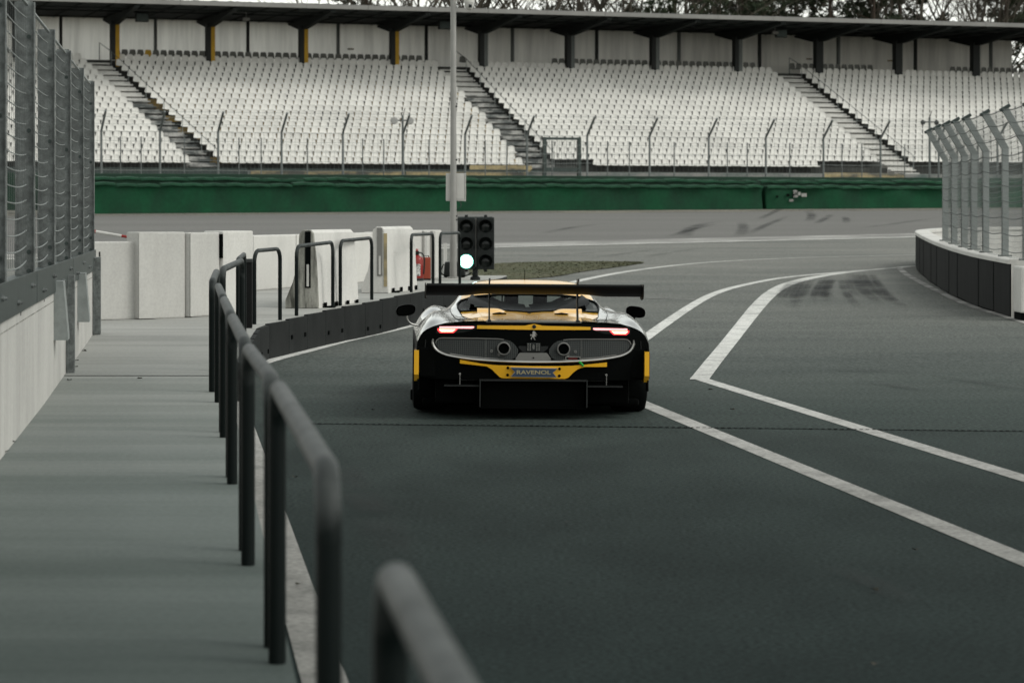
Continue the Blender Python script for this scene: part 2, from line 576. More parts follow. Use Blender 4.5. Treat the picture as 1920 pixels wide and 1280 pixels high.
def stripe(name, pts, width, dz, m, zf=zg, step=.5, widths=None, edge=False):
    """A painted or worn stripe lying on the ground along a polyline of 3-D points."""
    pts = [Vector((p[0], p[1], 0)) for p in pts]
    L = sum((b - a).length for a, b in zip(pts, pts[1:]))
    n = max(2, int(L / step) + 1)
    P = resample(pts, n)
    rows, W = [], (0, .3, .7, 1) if edge else (0, 1)
    for i, p in enumerate(P):
        t = (P[min(i + 1, n - 1)] - P[max(i - 1, 0)]).normalized()
        nn = Vector((-t.y, t.x, 0))
        wd_ = width if widths is None else lerps([(k / (len(widths) - 1), x) for k, x in enumerate(widths)], i / (n - 1))
        rows.append([Vector((q.x, q.y, zf(q.y) + dz)) for q in [p + nn * wd_ * (u - .5) for u in W]])
    mb = MB()
    mb.grid(rows, m)
    o = mb.build(name)
    if edge:
        a = o.data.attributes.new("edge", 'FLOAT', 'POINT')
        vals = []
        for i in range(n):
            e = min(1, min(i, n - 1 - i) / max(1, n * .34))
            vals += [0, e, e, 0]
        a.data.foreach_set("value", vals)
    return tag(o, kind="structure")

# ================================================================== GROUND
def ground_sheet():
    ys = [-30, -10] + [i * 1.0 for i in range(0, 160, 2)] + [158, 200, 300, 600, 1200, 3000]
    ys = sorted(set(ys))
    mb = MB()
    mb.grid([[Vector((x, y, zg(y) - .012)) for x in (-1500, -200, -60, -20, 0, 20, 60, 200, 1500)] for y in ys], "dirt")
    tag(mb.build("ground"), kind="structure")
ground_sheet()

LANE = -.131
edge_a = on(927, 464)
edge_b = on(1715, 445)
ed = (edge_b - edge_a).normalized()
EA, EB = edge_a - ed * 60, edge_b + ed * 60
SLA, SLB = on(520, 794), on(1990, 809)
sd_ = (SLB - SLA).normalized()
SLA, SLB = SLA - sd_ * 14, SLB + sd_ * 42
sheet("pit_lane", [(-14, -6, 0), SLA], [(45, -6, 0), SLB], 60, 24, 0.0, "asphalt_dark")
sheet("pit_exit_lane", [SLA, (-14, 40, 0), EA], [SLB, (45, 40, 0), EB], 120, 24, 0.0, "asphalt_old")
SA = .33                                                       # the grandstand's bearing
SU, SV = Vector((math.cos(SA), math.sin(SA), 0)), Vector((-math.sin(SA), math.cos(SA), 0))
SO = Vector((-24.8, 160, 0)) - SV * 15
def S(s, t, z): return SO + SU * s + SV * t + Vector((0, 0, z))
def s_at(px, t):
    k = (px - CX) / F
    O = SO + SV * t
    return (k * O.y - O.x) / (SU.x - k * SU.y)
sheet("race_track", [EA, EB], [S(-60, -28.6, 0), S(130, -28.6, 0)], 100, 30, 0.004, "asphalt_track")
sheet("verge", [S(-60, -29.6, 0), S(130, -29.6, 0)], [S(-60, -22, 0), S(130, -22, 0)], 60, 6, 0.012, "dirt")

# ---- raised walkway and its kerb
EP = [Vector((.323 - .126 * y, y, 0)) for y in (0.5, 5, 10, 15, 19, 22)]
EP += [on(*p, zf=zw) for p in ((483, 613), (527, 603), (555, 596), (624, 580), (696, 567), (767, 552), (800, 546), (876, 534), (943, 522))]
EP.append(Vector((-.10, 49.5, 0)))
EK = [(p.y, p.x) for p in EP]
def xr(Y): return lerps(EK, Y)
def walkway():
    mb = MB()
    rows, face = [], []
    ys = sorted(set([.5 + i * .5 for i in range(99)] + [k[0] for k in EK]))
    ys = [y for y in ys if y <= 49.5]
    for y in ys:
        x0, x1 = -1.11 - .1245 * y - .4, xr(y)
        if y > 31: x0 = -6
        rows.append([Vector((x0 + (x1 - x0) * j / 6, y, zw(y))) for j in range(7)])
        face.append([Vector((x1, y, zw(y))), Vector((x1, y, zg(y) - .05))])
    cut = next(i for i, r in enumerate(rows) if r[0].y > 21.7)
    mb.grid(rows[:cut + 1], "walk_concrete")
    mb.grid(rows[cut:], "walk_old")
    mb.grid(face, "walk_old")
    mb.grid([[p, Vector((p.x, p.y, zg(p.y) - .1))] for p in rows[-1]], "walk_concrete")
    tag(mb.build("walkway"), kind="structure")
walkway()
def joint(py):
    p = on(300, py, zw)
    y = p.y
    mb = MB()
    mb.grid([[Vector((x, y, zw(y) + .004)), Vector((x, y + .045, zw(y + .045) + .004))] for x in (-1.11 - .1245 * y, xr(y) - .02)], "gap_black")
    tag(mb.build("walkway_joint"), kind="structure")
joint(705)

# ---- markings
def P(*a): return [on(x, y) for x, y in a]
V1 = on(1098, 712)
A_dir = on(1920, 1050) - V1
stripe("road_marking", [V1, V1 + A_dir * 1.9], .165, .004, "paint_white")
stripe("road_marking", smooth_path(P((1098, 712), (1214, 628.5), (1300, 570), (1348, 546), (1410, 531), (1469, 520), (1572, 511), (1715, 499)), 2), .185, .0065, "paint_white")
B0 = on(1311, 709.5)
B_dir = on(1920, 897) - B0
stripe("road_marking", [B0 - B_dir * .010, B0 + B_dir * 1.6], .16, .004, "paint_white")
stripe("road_marking", smooth_path(P((1311, 712), (1345, 668), (1390, 612), (1424, 570), (1450, 546), (1480, 531), (1530, 519), (1600, 509), (1690, 501.5)), 1), .24, .0065, "paint_white", widths=[.20, .21, .23, .26, .27, .27, .24])
stripe("road_marking", smooth_path(P((1010, 545), (1079, 528), (1124, 518), (1187, 507), (1281, 495.5), (1366, 489), (1527, 482), (1720, 478)), 2), .17, .004, "paint_white", widths=[.2, .2, .2, .16, .1, .1])
stripe("road_marking", P((1124, 557), (1303, 562)), .09, .008, "paint_worn")
near = [Vector((.545 - .131 * y, y, 0)) for y in (1, 6, 12, 18, 22)]
stripe("road_marking", smooth_path(near + P((455, 694), (505, 676), (599, 652), (646, 639), (773, 610.5), (850, 588)), 1), .17, .004, "paint_white")
stripe("road_marking", smooth_path(P((1684, 501.5), (1690, 507), (1702, 517), (1759, 547), (1815, 573), (1892, 596), (1990, 625)), 1), .14, .008, "paint_worn")
stripe("track_edge_line", [edge_a - ed * 40, edge_b + ed * 40], .55, .012, "paint_white")
stripe("kerb_strip", [edge_a - ed * 40 + Vector((-.4, 1.9, 0)), edge_b + ed * 40 + Vector((-.4, 1.6, 0))], 2.6, .012, "paint_worn")
# slot-drain across the lane: a row of small dark teeth
def slot():
    a, b = on(520, 794), on(2500, 815)
    mb = MB()
    n = int((b - a).length / .05)
    for i in range(n):
        p = a.lerp(b, i / n)
        q = .016 + .018 * random.random()
        mb.poly([Vector((p.x - .016, p.y - q, zg(p.y) + .006)), Vector((p.x + .014, p.y - q, zg(p.y) + .006)),
                 Vector((p.x + .018, p.y + q, zg(p.y) + .006)), Vector((p.x - .010, p.y + q, zg(p.y) + .006))], "gap_black")
    tag(mb.build("slot_drain"), kind="structure")
    stripe("road_seam", [a, b], .022, .0035, "gap_black")
slot()
stripe("skid_mark", P((1208, 774), (1222, 806)), .05, .010, "skid_faint", edge=True)
# tyre rubber: bundles of narrow streaks
rk = random.Random(8)
for pts, n_ in [(((1470, 580), (1474, 552), (1496, 524)), 2), (((1500, 582), (1500, 553), (1520, 522)), 3), (((1532, 578), (1534, 550), (1556, 519)), 3),
                (((1558, 574), (1546, 548), (1562, 517)), 2), (((1622, 574), (1596, 548), (1588, 515)), 2), (((1655, 574), (1622, 545), (1607, 512)), 3), (((1690, 575), (1648, 545), (1628, 511)), 3)]:
    for q in range(n_):
        o_ = (q - n_ / 2) * 9 + rk.gauss(0, 2)
        e_ = rk.uniform(-16, 8)
        stripe("skid_mark", smooth_path(P(*[(x + o_, y + (e_ if y > 560 else 0)) for x, y in pts]), 2), rk.uniform(.14, .28), .012 + .002 * q, "skid_rubber", edge=True)
for pts, wdt in [(((1283, 446), (1290, 430), (1325, 418), (1370, 415)), .6), (((1384, 445), (1396, 430), (1390, 416)), .5), (((1250, 446), (1300, 430), (1345, 420)), .4),
                 (((1400, 442), (1430, 425), (1480, 405)), .4), (((1515, 416), (1524, 405), (1516, 396)), .5), (((1528, 421), (1548, 410), (1560, 402)), .4),
                 (((1582, 406), (1588, 412), (1586, 419)), .4), (((1420, 413), (1445, 401), (1470, 389)), .4)]:
    stripe("skid_mark", smooth_path(P(*pts), 2), wdt, .02, "skid_rubber", edge=True)
for pts, wdt in [(((1200, 484), (1260, 474), (1315, 466)), .35), (((1100, 486), (1180, 475), (1240, 467)), .35), (((1000, 484), (1090, 476), (1160, 470)), .3),
                 (((1010, 440), (1080, 425), (1160, 418)), .5), (((1600, 430), (1680, 420), (1760, 408)), .5),
                 (((1620, 715), (1700, 728), (1760, 740)), .25), (((1740, 705), (1830, 716), (1920, 735)), .22), (((1560, 690), (1640, 696), (1720, 702)), .2),
                 (((1500, 690), (1580, 694), (1650, 700)), .18), (((640, 748), (720, 735), (790, 728)), .9), (((1560, 1060), (1640, 1098), (1700, 1140)), .2),  # the widest stripe only darkens the lane left of the car
                 (((1860, 745), (1920, 752), (1990, 758)), .25), (((620, 850), (700, 960), (800, 1150)), .3)]:
    stripe("skid_mark", smooth_path(P(*pts), 2), wdt, .016, "skid_faint", edge=True)
stripe("dust_band", [S(-30, -31.5, 0), S(90, -31.5, 0)], 4.5, .016, "dust", edge=True)

# grass beside the pit exit: one sheet with many short blades
def grass():
    A = P((905, 527), (985, 524), (1060, 526))
    near_ = smooth_path(P((880, 526), (960, 525), (1040, 520), (1095, 509), (1160, 501), (1205, 494)), 1)
    far_ = smooth_path(P((880, 497), (960, 493), (1030, 491), (1095, 490.5), (1160, 491), (1206, 492)), 1)
    A, B = resample(near_, 40), resample(far_, 40)
    mb = MB()
    mb.grid([[Vector((p.x, p.y, zg(p.y) + .014 + (.02 if 0 < j < 5 else 0))) for p in [a.lerp(b, j / 5) for j in range(6)] for j in [0]] for a, b in zip(A, B)] if False else
            [[(lambda q, j: Vector((q.x, q.y, zg(q.y) + .014)))(a.lerp(b, j / 5), j) for j in range(6)] for a, b in zip(A, B)], "grass")
    rn = random.Random(3)
    for _ in range(6000):
        i, t = rn.randrange(39), rn.random()
        q = A[i].lerp(A[i + 1], rn.random()).lerp(B[i], t)
        h_ = .01 + .03 * rn.random() ** 2
        a = rn.random() * 6.28
        d = Vector((math.cos(a), math.sin(a), 0)) * .03
        b0 = Vector((q.x, q.y, zg(q.y) + .01))
        mb.poly([b0 - d, b0 + d, b0 + Vector((rn.gauss(0, .07), rn.gauss(0, .07), h_ * .5))], "grass")
    tag(mb.build("grass", fix=False), "strip of thin brownish green grass beside the curved pit exit line", "grass", kind="stuff")
grass()
def litter():
    mb = MB()
    for px, py in ((1640, 1111), (1641, 1251), (1294, 655), (1332, 733), (700, 771), (672, 770), (1716, 1035), (553, 898), (560, 1100), (1440, 768), (1373, 770), (1065, 985)):
        p = on(px, py) + Vector((0, 0, .012))
        a = random.random() * 6
        c, s_ = math.cos(a) * .035, math.sin(a) * .02
        mb.poly([p + Vector((-c, -s_, 0)), p + Vector((s_, -c * .3, .014)), p + Vector((c, s_, .004)), p + Vector((-s_, c * .3, .012))], "leaf_litter")
    for px, py in ((22, 832), (10, 850), (160, 658), (143, 678), (142, 690), (158, 660), (130, 715), (262, 712)):
        p = on(px, py, zw) + Vector((0, 0, .01))
        a = random.random() * 6
        c, s_ = math.cos(a) * .03, math.sin(a) * .03
        mb.poly([p + Vector((-c, -s_, 0)), p + Vector((s_, -c * .4, .014)), p + Vector((c, s_, .004)), p + Vector((-s_, c * .4, .012))], "leaf_litter")
    tag(mb.build("leaf_litter", fix=False), "dark scraps of leaf lying on the lane and the walkway", "litter", kind="stuff")
litter()


# ================================================================== LEFT WALL AND CATCH FENCE
WD = Vector((-.1235, .9923, 0))                # along the wall, away from the camera
WN = Vector((.9923, .1235, 0))                 # out of the wall, towards the lane
def WP(Y, n=0.0, z=0.0): return Vector((-1.11 - .1245 * Y, Y, z)) + WN * n
WROT = math.atan2(WD.y, WD.x)
def wbox(mb, Y0, Y1, n0, n1, z0, z1, m, bev=0.0):
    a, b = WP(Y0), WP(Y1)
    L = (b - a).length
    mb.box((a + b) / 2 + WN * (n0 + n1) / 2 + Vector((0, 0, (z0 + z1) / 2)), (L, n1 - n0, z1 - z0), m, rz=WROT, bev=bev)
wall = thing("concrete_wall", "pale concrete wall under the tall steel mesh fence beside the walkway", "wall", WP(18))
wall.rotation_euler = (0, 0, 0)
WALLI = Matrix.Translation(-WP(18))
def wpart(mb, name, parent, smooth=None):
    o = mb.build(name, parent, smooth)
    o.data.transform(Matrix.Translation(-parent.location))
    return o
for k, (a, b) in enumerate(((3, 9), (9.012, 15), (15.012, 21.3), (21.312, 28.7))):
    mb = MB()
    wbox(mb, a, b, -.25, 0, -.1, 1.235, "wall_concrete", .012)
    wpart(mb, "wall_panel", wall)
for Y0, n1, z0, z1, wd_ in ((22.3, .075, .34, 1.19, .12), (28.2, .088, .40, 1.25, .14)):
    mb = MB()                                    # upright steel channels bolted to the wall face
    wbox(mb, Y0, Y0 + wd_, .004, n1, z0, z1, "galv", .006)
    wbox(mb, Y0 - .04, Y0 + wd_ + .04, .004, .02, z0, z1, "galv")
    if Y0 < 28: wpart(mb, "steel_channel", wall)
    else: EXTRA_CH = mb
for Y0, zt in ((20.35, 1.19), (24.5, 1.16)):
    mb = MB()
    b0 = WP(Y0)
    pts = [(0.0, zt), (.075, zt), (.112, zt - .44), (.112, zt - .47), (0, zt - .47)]
    M = Matrix.Translation(b0) @ Matrix((WN.to_4d()[:3] + (0,), (0, 0, 1, 0), WD[:] + (0,), (0, 0, 0, 1))).transposed()
    M = Matrix.Translation(b0) @ Matrix(((WN.x, 0, WD.x, 0), (WN.y, 0, WD.y, 0), (0, 1, 0, 0), (0, 0, 0, 1)))
    mb.prism(pts, 0, .28, "galv_light", M)
    wpart(mb, "angled_bracket", wall)

mb = MB()
for px, z in ((38, 1.13), (82, 1.13), (158, 1.13), (128, .9)):
    Y_ = 5328 / (362 - px)
    wbox(mb, Y_, Y_ + .05, -.01, .0015, z - .06, z + .05, "gap_black")
wbox(mb, 3, 28.6, -.01, .0015, 1.028, 1.034, "block_dirty")
wpart(mb, "lifting_slot", wall)
fence = thing("catch_fence", "tall galvanised steel mesh fence bolted along the top of the pale walkway wall", "fence", WP(18, 0, 1.24))
PY = [9.6, 12.4, 15.05, 17.75, 20.35, 23.0, 25.7, 28.45]
for i, Y0 in enumerate(PY):
    mb = MB()
    wbox(mb, Y0, Y0 + .012, -.12, .01, 1.25, 3.19, "galv", .002)
    wbox(mb, Y0 - .03, Y0 + .03, .003, .013, 1.25, 3.19, "galv", .003)
    wbox(mb, Y0 - .03, Y0 + .03, -.124, -.114, 1.25, 3.19, "galv", .003)
    if i % 2 == 1:
        wbox(mb, Y0 + .12, Y0 + .132, -.12, -.01, 1.25, 3.21, "galv", .002)
        wbox(mb, Y0 + .032, Y0 + .119, -.06, -.03, 3.12, 3.2, "galv_light")
    for z in (1.33, 1.46, 2.3, 2.95):
        p = WP(Y0 - .005, -.03, z)
        mb.lathe([(0, -.02), (.016, -.02), (.016, 0), (0, 0)], "channel_steel", 8, Matrix.Translation(p) @ Matrix.Rotation(R(90), 4, 'X'))
    wpart(mb, "post", fence)
for i in range(len(PY) - 1):
    a, b = PY[i] + .03, PY[i + 1] - .03
    mb = MB()
    z = 1.40
    while z < 3.14:
        pts = []
        for k in range(7):
            u = k / 6
            pts.append(WP(a + (b - a) * u, -.045 + .012 * math.sin(u * math.pi) + (.006 * math.sin(z * 9 + i) * math.sin(u * math.pi)), z - .03 * math.sin(u * math.pi)))
        mb.tube(pts, .0042, "galv_light", 5)
        z += .105
    n = int((b - a) / .17)
    for k in range(1, n):
        Y_ = a + (b - a) * k / n
        mb.tube([WP(Y_, -.042, 1.38), WP(Y_, -.032, 2.2), WP(Y_, -.042, 3.15)], .0019, "wire_dim", 4, cap=False)
    mb.tube([WP(a, -.04, 3.17), WP(b, -.04, 3.17)], .012, "galv_light", 6)
    wpart(mb, "mesh_panel", fence)
for i, (a, b) in enumerate(((9.0, 12.6), (12.65, 17.9), (17.96, 23.3), (23.36, 28.8))):
    mb = MB()
    wbox(mb, a, b, -.14, .006, 1.242, 1.30, "channel_steel", .004)
    wbox(mb, a, b, .004, .016, 1.10, 1.325, "channel_steel", .003)
    for k in range(4):
        Y_ = a + (b - a) * (.12 + .76 * k / 3)
        mb.lathe([(0, 0), (.017, 0), (.017, .016), (.009, .018), (.009, .032), (0, .032)], "galv", 8, Matrix.Translation(WP(Y_, .016, 1.17 + .07 * (k % 2))) @ Matrix(((WN.x, 0, WD.x, 0), (WN.y, 0, WD.y, 0), (0, 1, 0, 0), (0, 0, 0, 1))) @ Matrix.Rotation(R(90), 4, 'Y'))
    wpart(mb, "base_channel", fence)


# ================================================================== CONCRETE PIECES AT THE WALKWAY'S END
def seg(name, label, cat, p0, p1, thick, z1, m, group=None, z0=None, extras=None, bev=.02):
    """A wall piece standing between two plan points, facing the camera; origin at its base."""
    p0, p1 = Vector((p0[0], p0[1], 0)), Vector((p1[0], p1[1], 0))
    c = (p0 + p1) / 2
    zb = z0 if z0 is not None else zw(c.y)
    d = (p1 - p0)
    rz = math.atan2(d.y, d.x)
    o = MB()
    o.box((0, thick / 2, (z1 - zb) / 2), (d.length, thick, z1 - zb), m, bev=bev)
    if extras: extras(o, d.length, z1 - zb)
    ob = o.build(name)
    ob.location = (c.x, c.y, zb + .001)
    ob.rotation_euler = (0, 0, rz)
    return tag(ob, label, cat, group)
def pxy(px, Y): return ((px - CX) / F * Y, Y)
def ztop(py, Y): return H - (py - HY) / F * Y
seg("concrete_barrier", "low pale concrete barrier closing the walkway, beside the end of the mesh fence", "barrier", pxy(150, 31.0), pxy(258, 31.4), .25, ztop(453, 31.2), "wall_concrete",
    extras=lambda o, L, h_: (o.box((L * .5 - .5, -.006, h_ * .82), (.012, .01, .1), "gap_black")))
seg("concrete_barrier", "taller pale concrete slab with a shaded return, left of the dark upright joint", "barrier", pxy(259, 31.3), pxy(347.5, 31.7), .3, ztop(435, 31.5), "wall_concrete",
    extras=lambda o, L, h_: o.box((-L / 2 + .115, -.012, h_ / 2), (.225, .02, h_ - .02), "wall_concrete"))
seg("steel_joint_post", "narrow dark steel post in the joint between two pale slabs", "post", pxy(348.5, 31.8), pxy(353.5, 31.8), .12, ztop(437, 31.8), "gap_black", bev=.003)
seg("concrete_barrier", "pale concrete slab just right of the dark upright joint", "barrier", pxy(354.5, 31.7), pxy(412, 32.3), .3, ztop(436, 32), "wall_concrete",
    extras=lambda o, L, h_: o.box((-L / 2 + .03, -.012, h_ / 2), (.055, .02, h_ - .02), "wall_concrete"))
seg("concrete_barrier", "whitest pale slab with a dark notch, rising behind the curved rails", "barrier", pxy(418.5, 32.3), pxy(475, 32.9), .3, ztop(433, 32.6), "wall_white",
    extras=lambda o, L, h_: o.box((-L / 2 - .017, .05, h_ - .19), (.03, .1, .3), "gap_black"))
BW = [(476, 39.5, 441), (556, 41.5, 440), (640, 43.5, 437.5), (700, 45, 436), (768, 46.3, 433), (829, 47.3, 430)]
bw_lab = ["first low pale wall section, right of the whitest slab", "low pale wall section mostly hidden behind the dirty ended white block",
          "low pale wall section showing between the two white blocks", "low pale wall section hidden behind the clean white block", "farthest low pale wall section, behind the red extinguisher"]
for k in range(5):
    a, b = BW[k], BW[k + 1]
    seg("concrete_barrier", bw_lab[k], "barrier", pxy(a[0] + .8, a[1]), pxy(b[0] - .8, b[1]), .2, ztop((a[2] + b[2]) / 2, (a[1] + b[1]) / 2), "wall_white",
        extras=(lambda o, L, h_: [o.box((x, -.03, h_ / 2), (.09, .05, h_ - .03), "wall_concrete") for x in (-.1, .2)]) if k == 4 else None)
mb = EXTRA_CH
o = mb.build("steel_channel_post")
o.data.transform(Matrix.Translation(-WP(28.2, 0, .40)))
o.location = WP(28.2, 0, .40)
tag(o, "wide grey steel channel standing at the far end of the walkway wall", "post")

# the two big white barrier blocks
def block(name, label, px0, pxm, px1, py_base, py_top, depth, group, dirty):
    """end face towards the camera between px0 and pxm, long clean side on its right to px1"""
    b = on(pxm, py_base, zw)
    s_ = F / b.y
    h_ = (py_base - py_top) / s_
    wd_ = (pxm - px0) / s_
    fl = wd_ * .75
    o = thing(name, label, "barrier block", b, 0, group)
    ln = (px1 - pxm) / s_ * 1.12 + .03
    Yd = depth
    mb = MB()
    def sec(t):                                 # cross-section at t along the length (0 near, 1 far)
        x = ln * t
        y = Yd * t
        return [Vector((x, y, 0)), Vector((x - .03, y, h_ * .6)), Vector((x - .07, y, h_ - .04)), Vector((x - .11, y, h_)),
                Vector((x - wd_ + .05, y, h_)), Vector((x - wd_, y, h_ - .04)), Vector((x - wd_ - .02, y, h_ * .62)), Vector((x - wd_ - fl * .45, y, h_ * .34)),
                Vector((x - wd_ - fl, y, h_ * .10)), Vector((x - wd_ - fl, y, 0))]
    A, B = sec(.02), sec(1)
    n = len(A)
    v0 = len(mb.v)
    rr = []
    for t in (.0, .02, .2, .4, .6, .8, .98, 1.0):
        q = sec(t)
        if t in (0.0, 1.0):
            cx_ = sum((p.x for p in q)) / n
            q = [Vector((cx_ + (p.x - cx_) * .965, p.y, h_ * .5 + (p.z - h_ * .5) * .985)) for p in q]
        rr.append(q)
    for i in range(len(rr) - 1):
        for j in range(n):
            j2 = (j + 1) % n
            mb.poly([rr[i][j], rr[i][j2], rr[i + 1][j2], rr[i + 1][j]], "wall_white" if i > 0 else ("block_dirty" if dirty else "wall_concrete"))
    mb.poly(rr[0], "block_dirty" if dirty else "wall_concrete")
    mb.poly(rr[-1][::-1], "wall_white")
    mb.build("body", o)
    g_ = MB()                                   # vertical key slot and lifting plate on the end face
    gx = -wd_ * .55
    g_.box((gx, -.002, h_ * .62), (.075, .02, h_ * .72), "gap_black" if dirty else "alu_dark")
    g_.box((gx, -.014, h_ * .42), (.03, .02, h_ * .28), "wall_concrete")
    g_.build("key_slot", o)
    f = MB()
    for t in (.15, .42, .7, .93):
        f.box((ln * t + .012, Yd * t, .035), (.03, .16, .07), "gap_black")
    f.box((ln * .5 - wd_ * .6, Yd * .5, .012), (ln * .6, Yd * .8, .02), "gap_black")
    f.build("foot", o)
    if not dirty:
        s2 = MB()
        s2.box((-wd_ * .18, -.004, h_ * .5), (.05, .012, h_ * .8), "board_tan")
        s2.build("rust_streak", o)
    return o
block("barrier_block", "big white concrete barrier block with a dirty blackened end, nearer of two", 561, 597, 650, 578, 431, 1.5, "white concrete barrier blocks on the walkway", True)
block("barrier_block", "big clean white concrete barrier block with a rust streaked end, farther of two", 699, 728, 766, 549.5, 425, 1.9, "white concrete barrier blocks on the walkway", False)


# ================================================================== HOOP RAILS
RH = .87
def hoop(label, a, b, r=.024, mats="rail_paint", top="rail_paint", hgt=RH, za=None, zb=None, group="tubular hoop rails along the walkway kerb", worn=True, flat=0.0):
    """two legs on the kerb and a rounded top bar; a, b plan points"""
    a, b = Vector((a[0], a[1], 0)), Vector((b[0], b[1], 0))
    a.z, b.z = zw(a.y) if za is None else za, zw(b.y) if zb is None else zb
    c = (a + b) / 2
    o = thing("hoop_rail", label, "railing", c, 0, group)
    a, b = a - c, b - c
    up = Vector((0, 0, 1))
    d = (b - a).normalized()
    cr = min(.13, (b - a).length * .3)
    def arc(p, dirv):
        out = []
        for k in range(6):
            t = k / 5 * math.pi / 2
            out.append(p + up * (hgt - cr) + up * (cr * math.sin(t)) + dirv * (cr * (1 - math.cos(t))))
        return out
    aa, bb = arc(a, d), arc(b, -d)
    for p, q in ((a, aa[0]), (b, bb[0])):
        m = MB()
        m.tube([p + up * .002, q], r, mats, 10)
        m.build("leg", o, smooth=40)
    m = MB()
    m.tube([aa[0] - up * .02] + aa + bb[::-1] + [bb[0] - up * .02], r * 1.012, top, 12, cap=False)
    m.build("top_bar", o, smooth=40)
    return o
def RL(Y, dx=0): return (.235 - .127 * Y + lerps([(2.4, .065), (3.9, .075), (5.5, .060), (8, .05), (10, .012), (14, .0)], Y), Y)
lab = ["thick dark hoop rail at the bottom edge, only its blurred corner in view", "second hoop rail from the camera, with a blurred worn rounded corner",
       "third hoop rail from the camera, its near leg cut by the bottom edge", "fourth hoop rail from the camera, a thin dark leg standing on pale concrete",
       "fifth hoop rail from the camera, overlapping the shorter legs behind", "sixth hoop rail from the camera, last of the straight run beside the wall"]
for l, (a, b) in zip(lab, ((2.4, 3.9), (5.35, 8.05), (8.35, 10.3), (10.75, 13.4), (13.75, 16.2), (16.6, 19.2))):
    hoop(l, RL(a), RL(b), r=.028)
def E(Y, off=.06): return (xr(Y) - off, Y)
hoop("hoop rail at the start of the bend, its arched top seen nearly end on", E(20.2, .14), E(22.6, .12), r=.03)
hoop("wide arched hoop rail in the bend, with a pale gap under the arch", E(23.3, .10), E(26.2, .04), r=.03)
hoop("dark arched hoop rail in the bend, just before the black upright board", E(26.8, .10), E(28.9, .12), r=.026)
def hp(px, py): 
    p = on(px, py, zw)
    return (p.x, p.y)
hoop("slim hoop rail against pale concrete, right of the black upright board", hp(477, 608), hp(525, 600))
hoop("slim hoop rail standing in front of the dirty ended white block", hp(556, 592), hp(624, 577))
hoop("slim hoop rail standing between the two white blocks", hp(638, 573), hp(697, 562))
hoop("slim hoop rail standing in front of the red fire extinguisher", hp(771, 548), hp(812, 540))
hoop("farthest slim hoop rail, with a bright top bar beside the traffic light", hp(825, 538), hp(862, 533))
# black upright board in the bend
m = MB()
m.box((0, 0, .40), (.135, .05, .80), "rail_steel", bev=.012)
m.box((0, -.03, .78), (.15, .03, .045), "rail_worn", bev=.01)
o = m.build("upright_board")
p = E(29.6, .12)
o.location = (p[0], p[1], zw(29.6))
tag(o, "black upright board on the kerb beside the arched rails", "board")

# dark kerb boards along the curved kerb face
kw = thing("kerb_boarding", "run of dark grey boards facing the raised kerb beside the white line", "kerb board", (*E(34, 0), zg(34)))
kp = resample([Vector((xr(y), y, 0)) for y in [23.5 + i * .5 for i in range(50)]], 27)
for i in range(26):
    a, b = kp[i], kp[i + 1]
    d = (b - a).normalized()
    nn = Vector((d.y, -d.x, 0))
    c = (a + b) / 2
    if c.x < xr(c.y) - 1: continue
    mb = MB()
    L = (b - a).length - .006
    zt_, zb_ = zw(c.y) + .012, zg(c.y) + .004
    mb.box(c + nn * .028 + Vector((0, 0, (zt_ + zb_) / 2)), (L, .05, zt_ - zb_), "kerb_panel", rz=math.atan2(d.y, d.x), bev=.006)
    if i % 2 == 0:
        for dx in (-.35, .33):
            mb.box(c + d * dx + nn * .055 + Vector((0, 0, zb_ + .1 + .05 * (i % 3))), (.06, .02, .05), "gap_black", rz=math.atan2(d.y, d.x))
    wpart(mb, "board", kw)


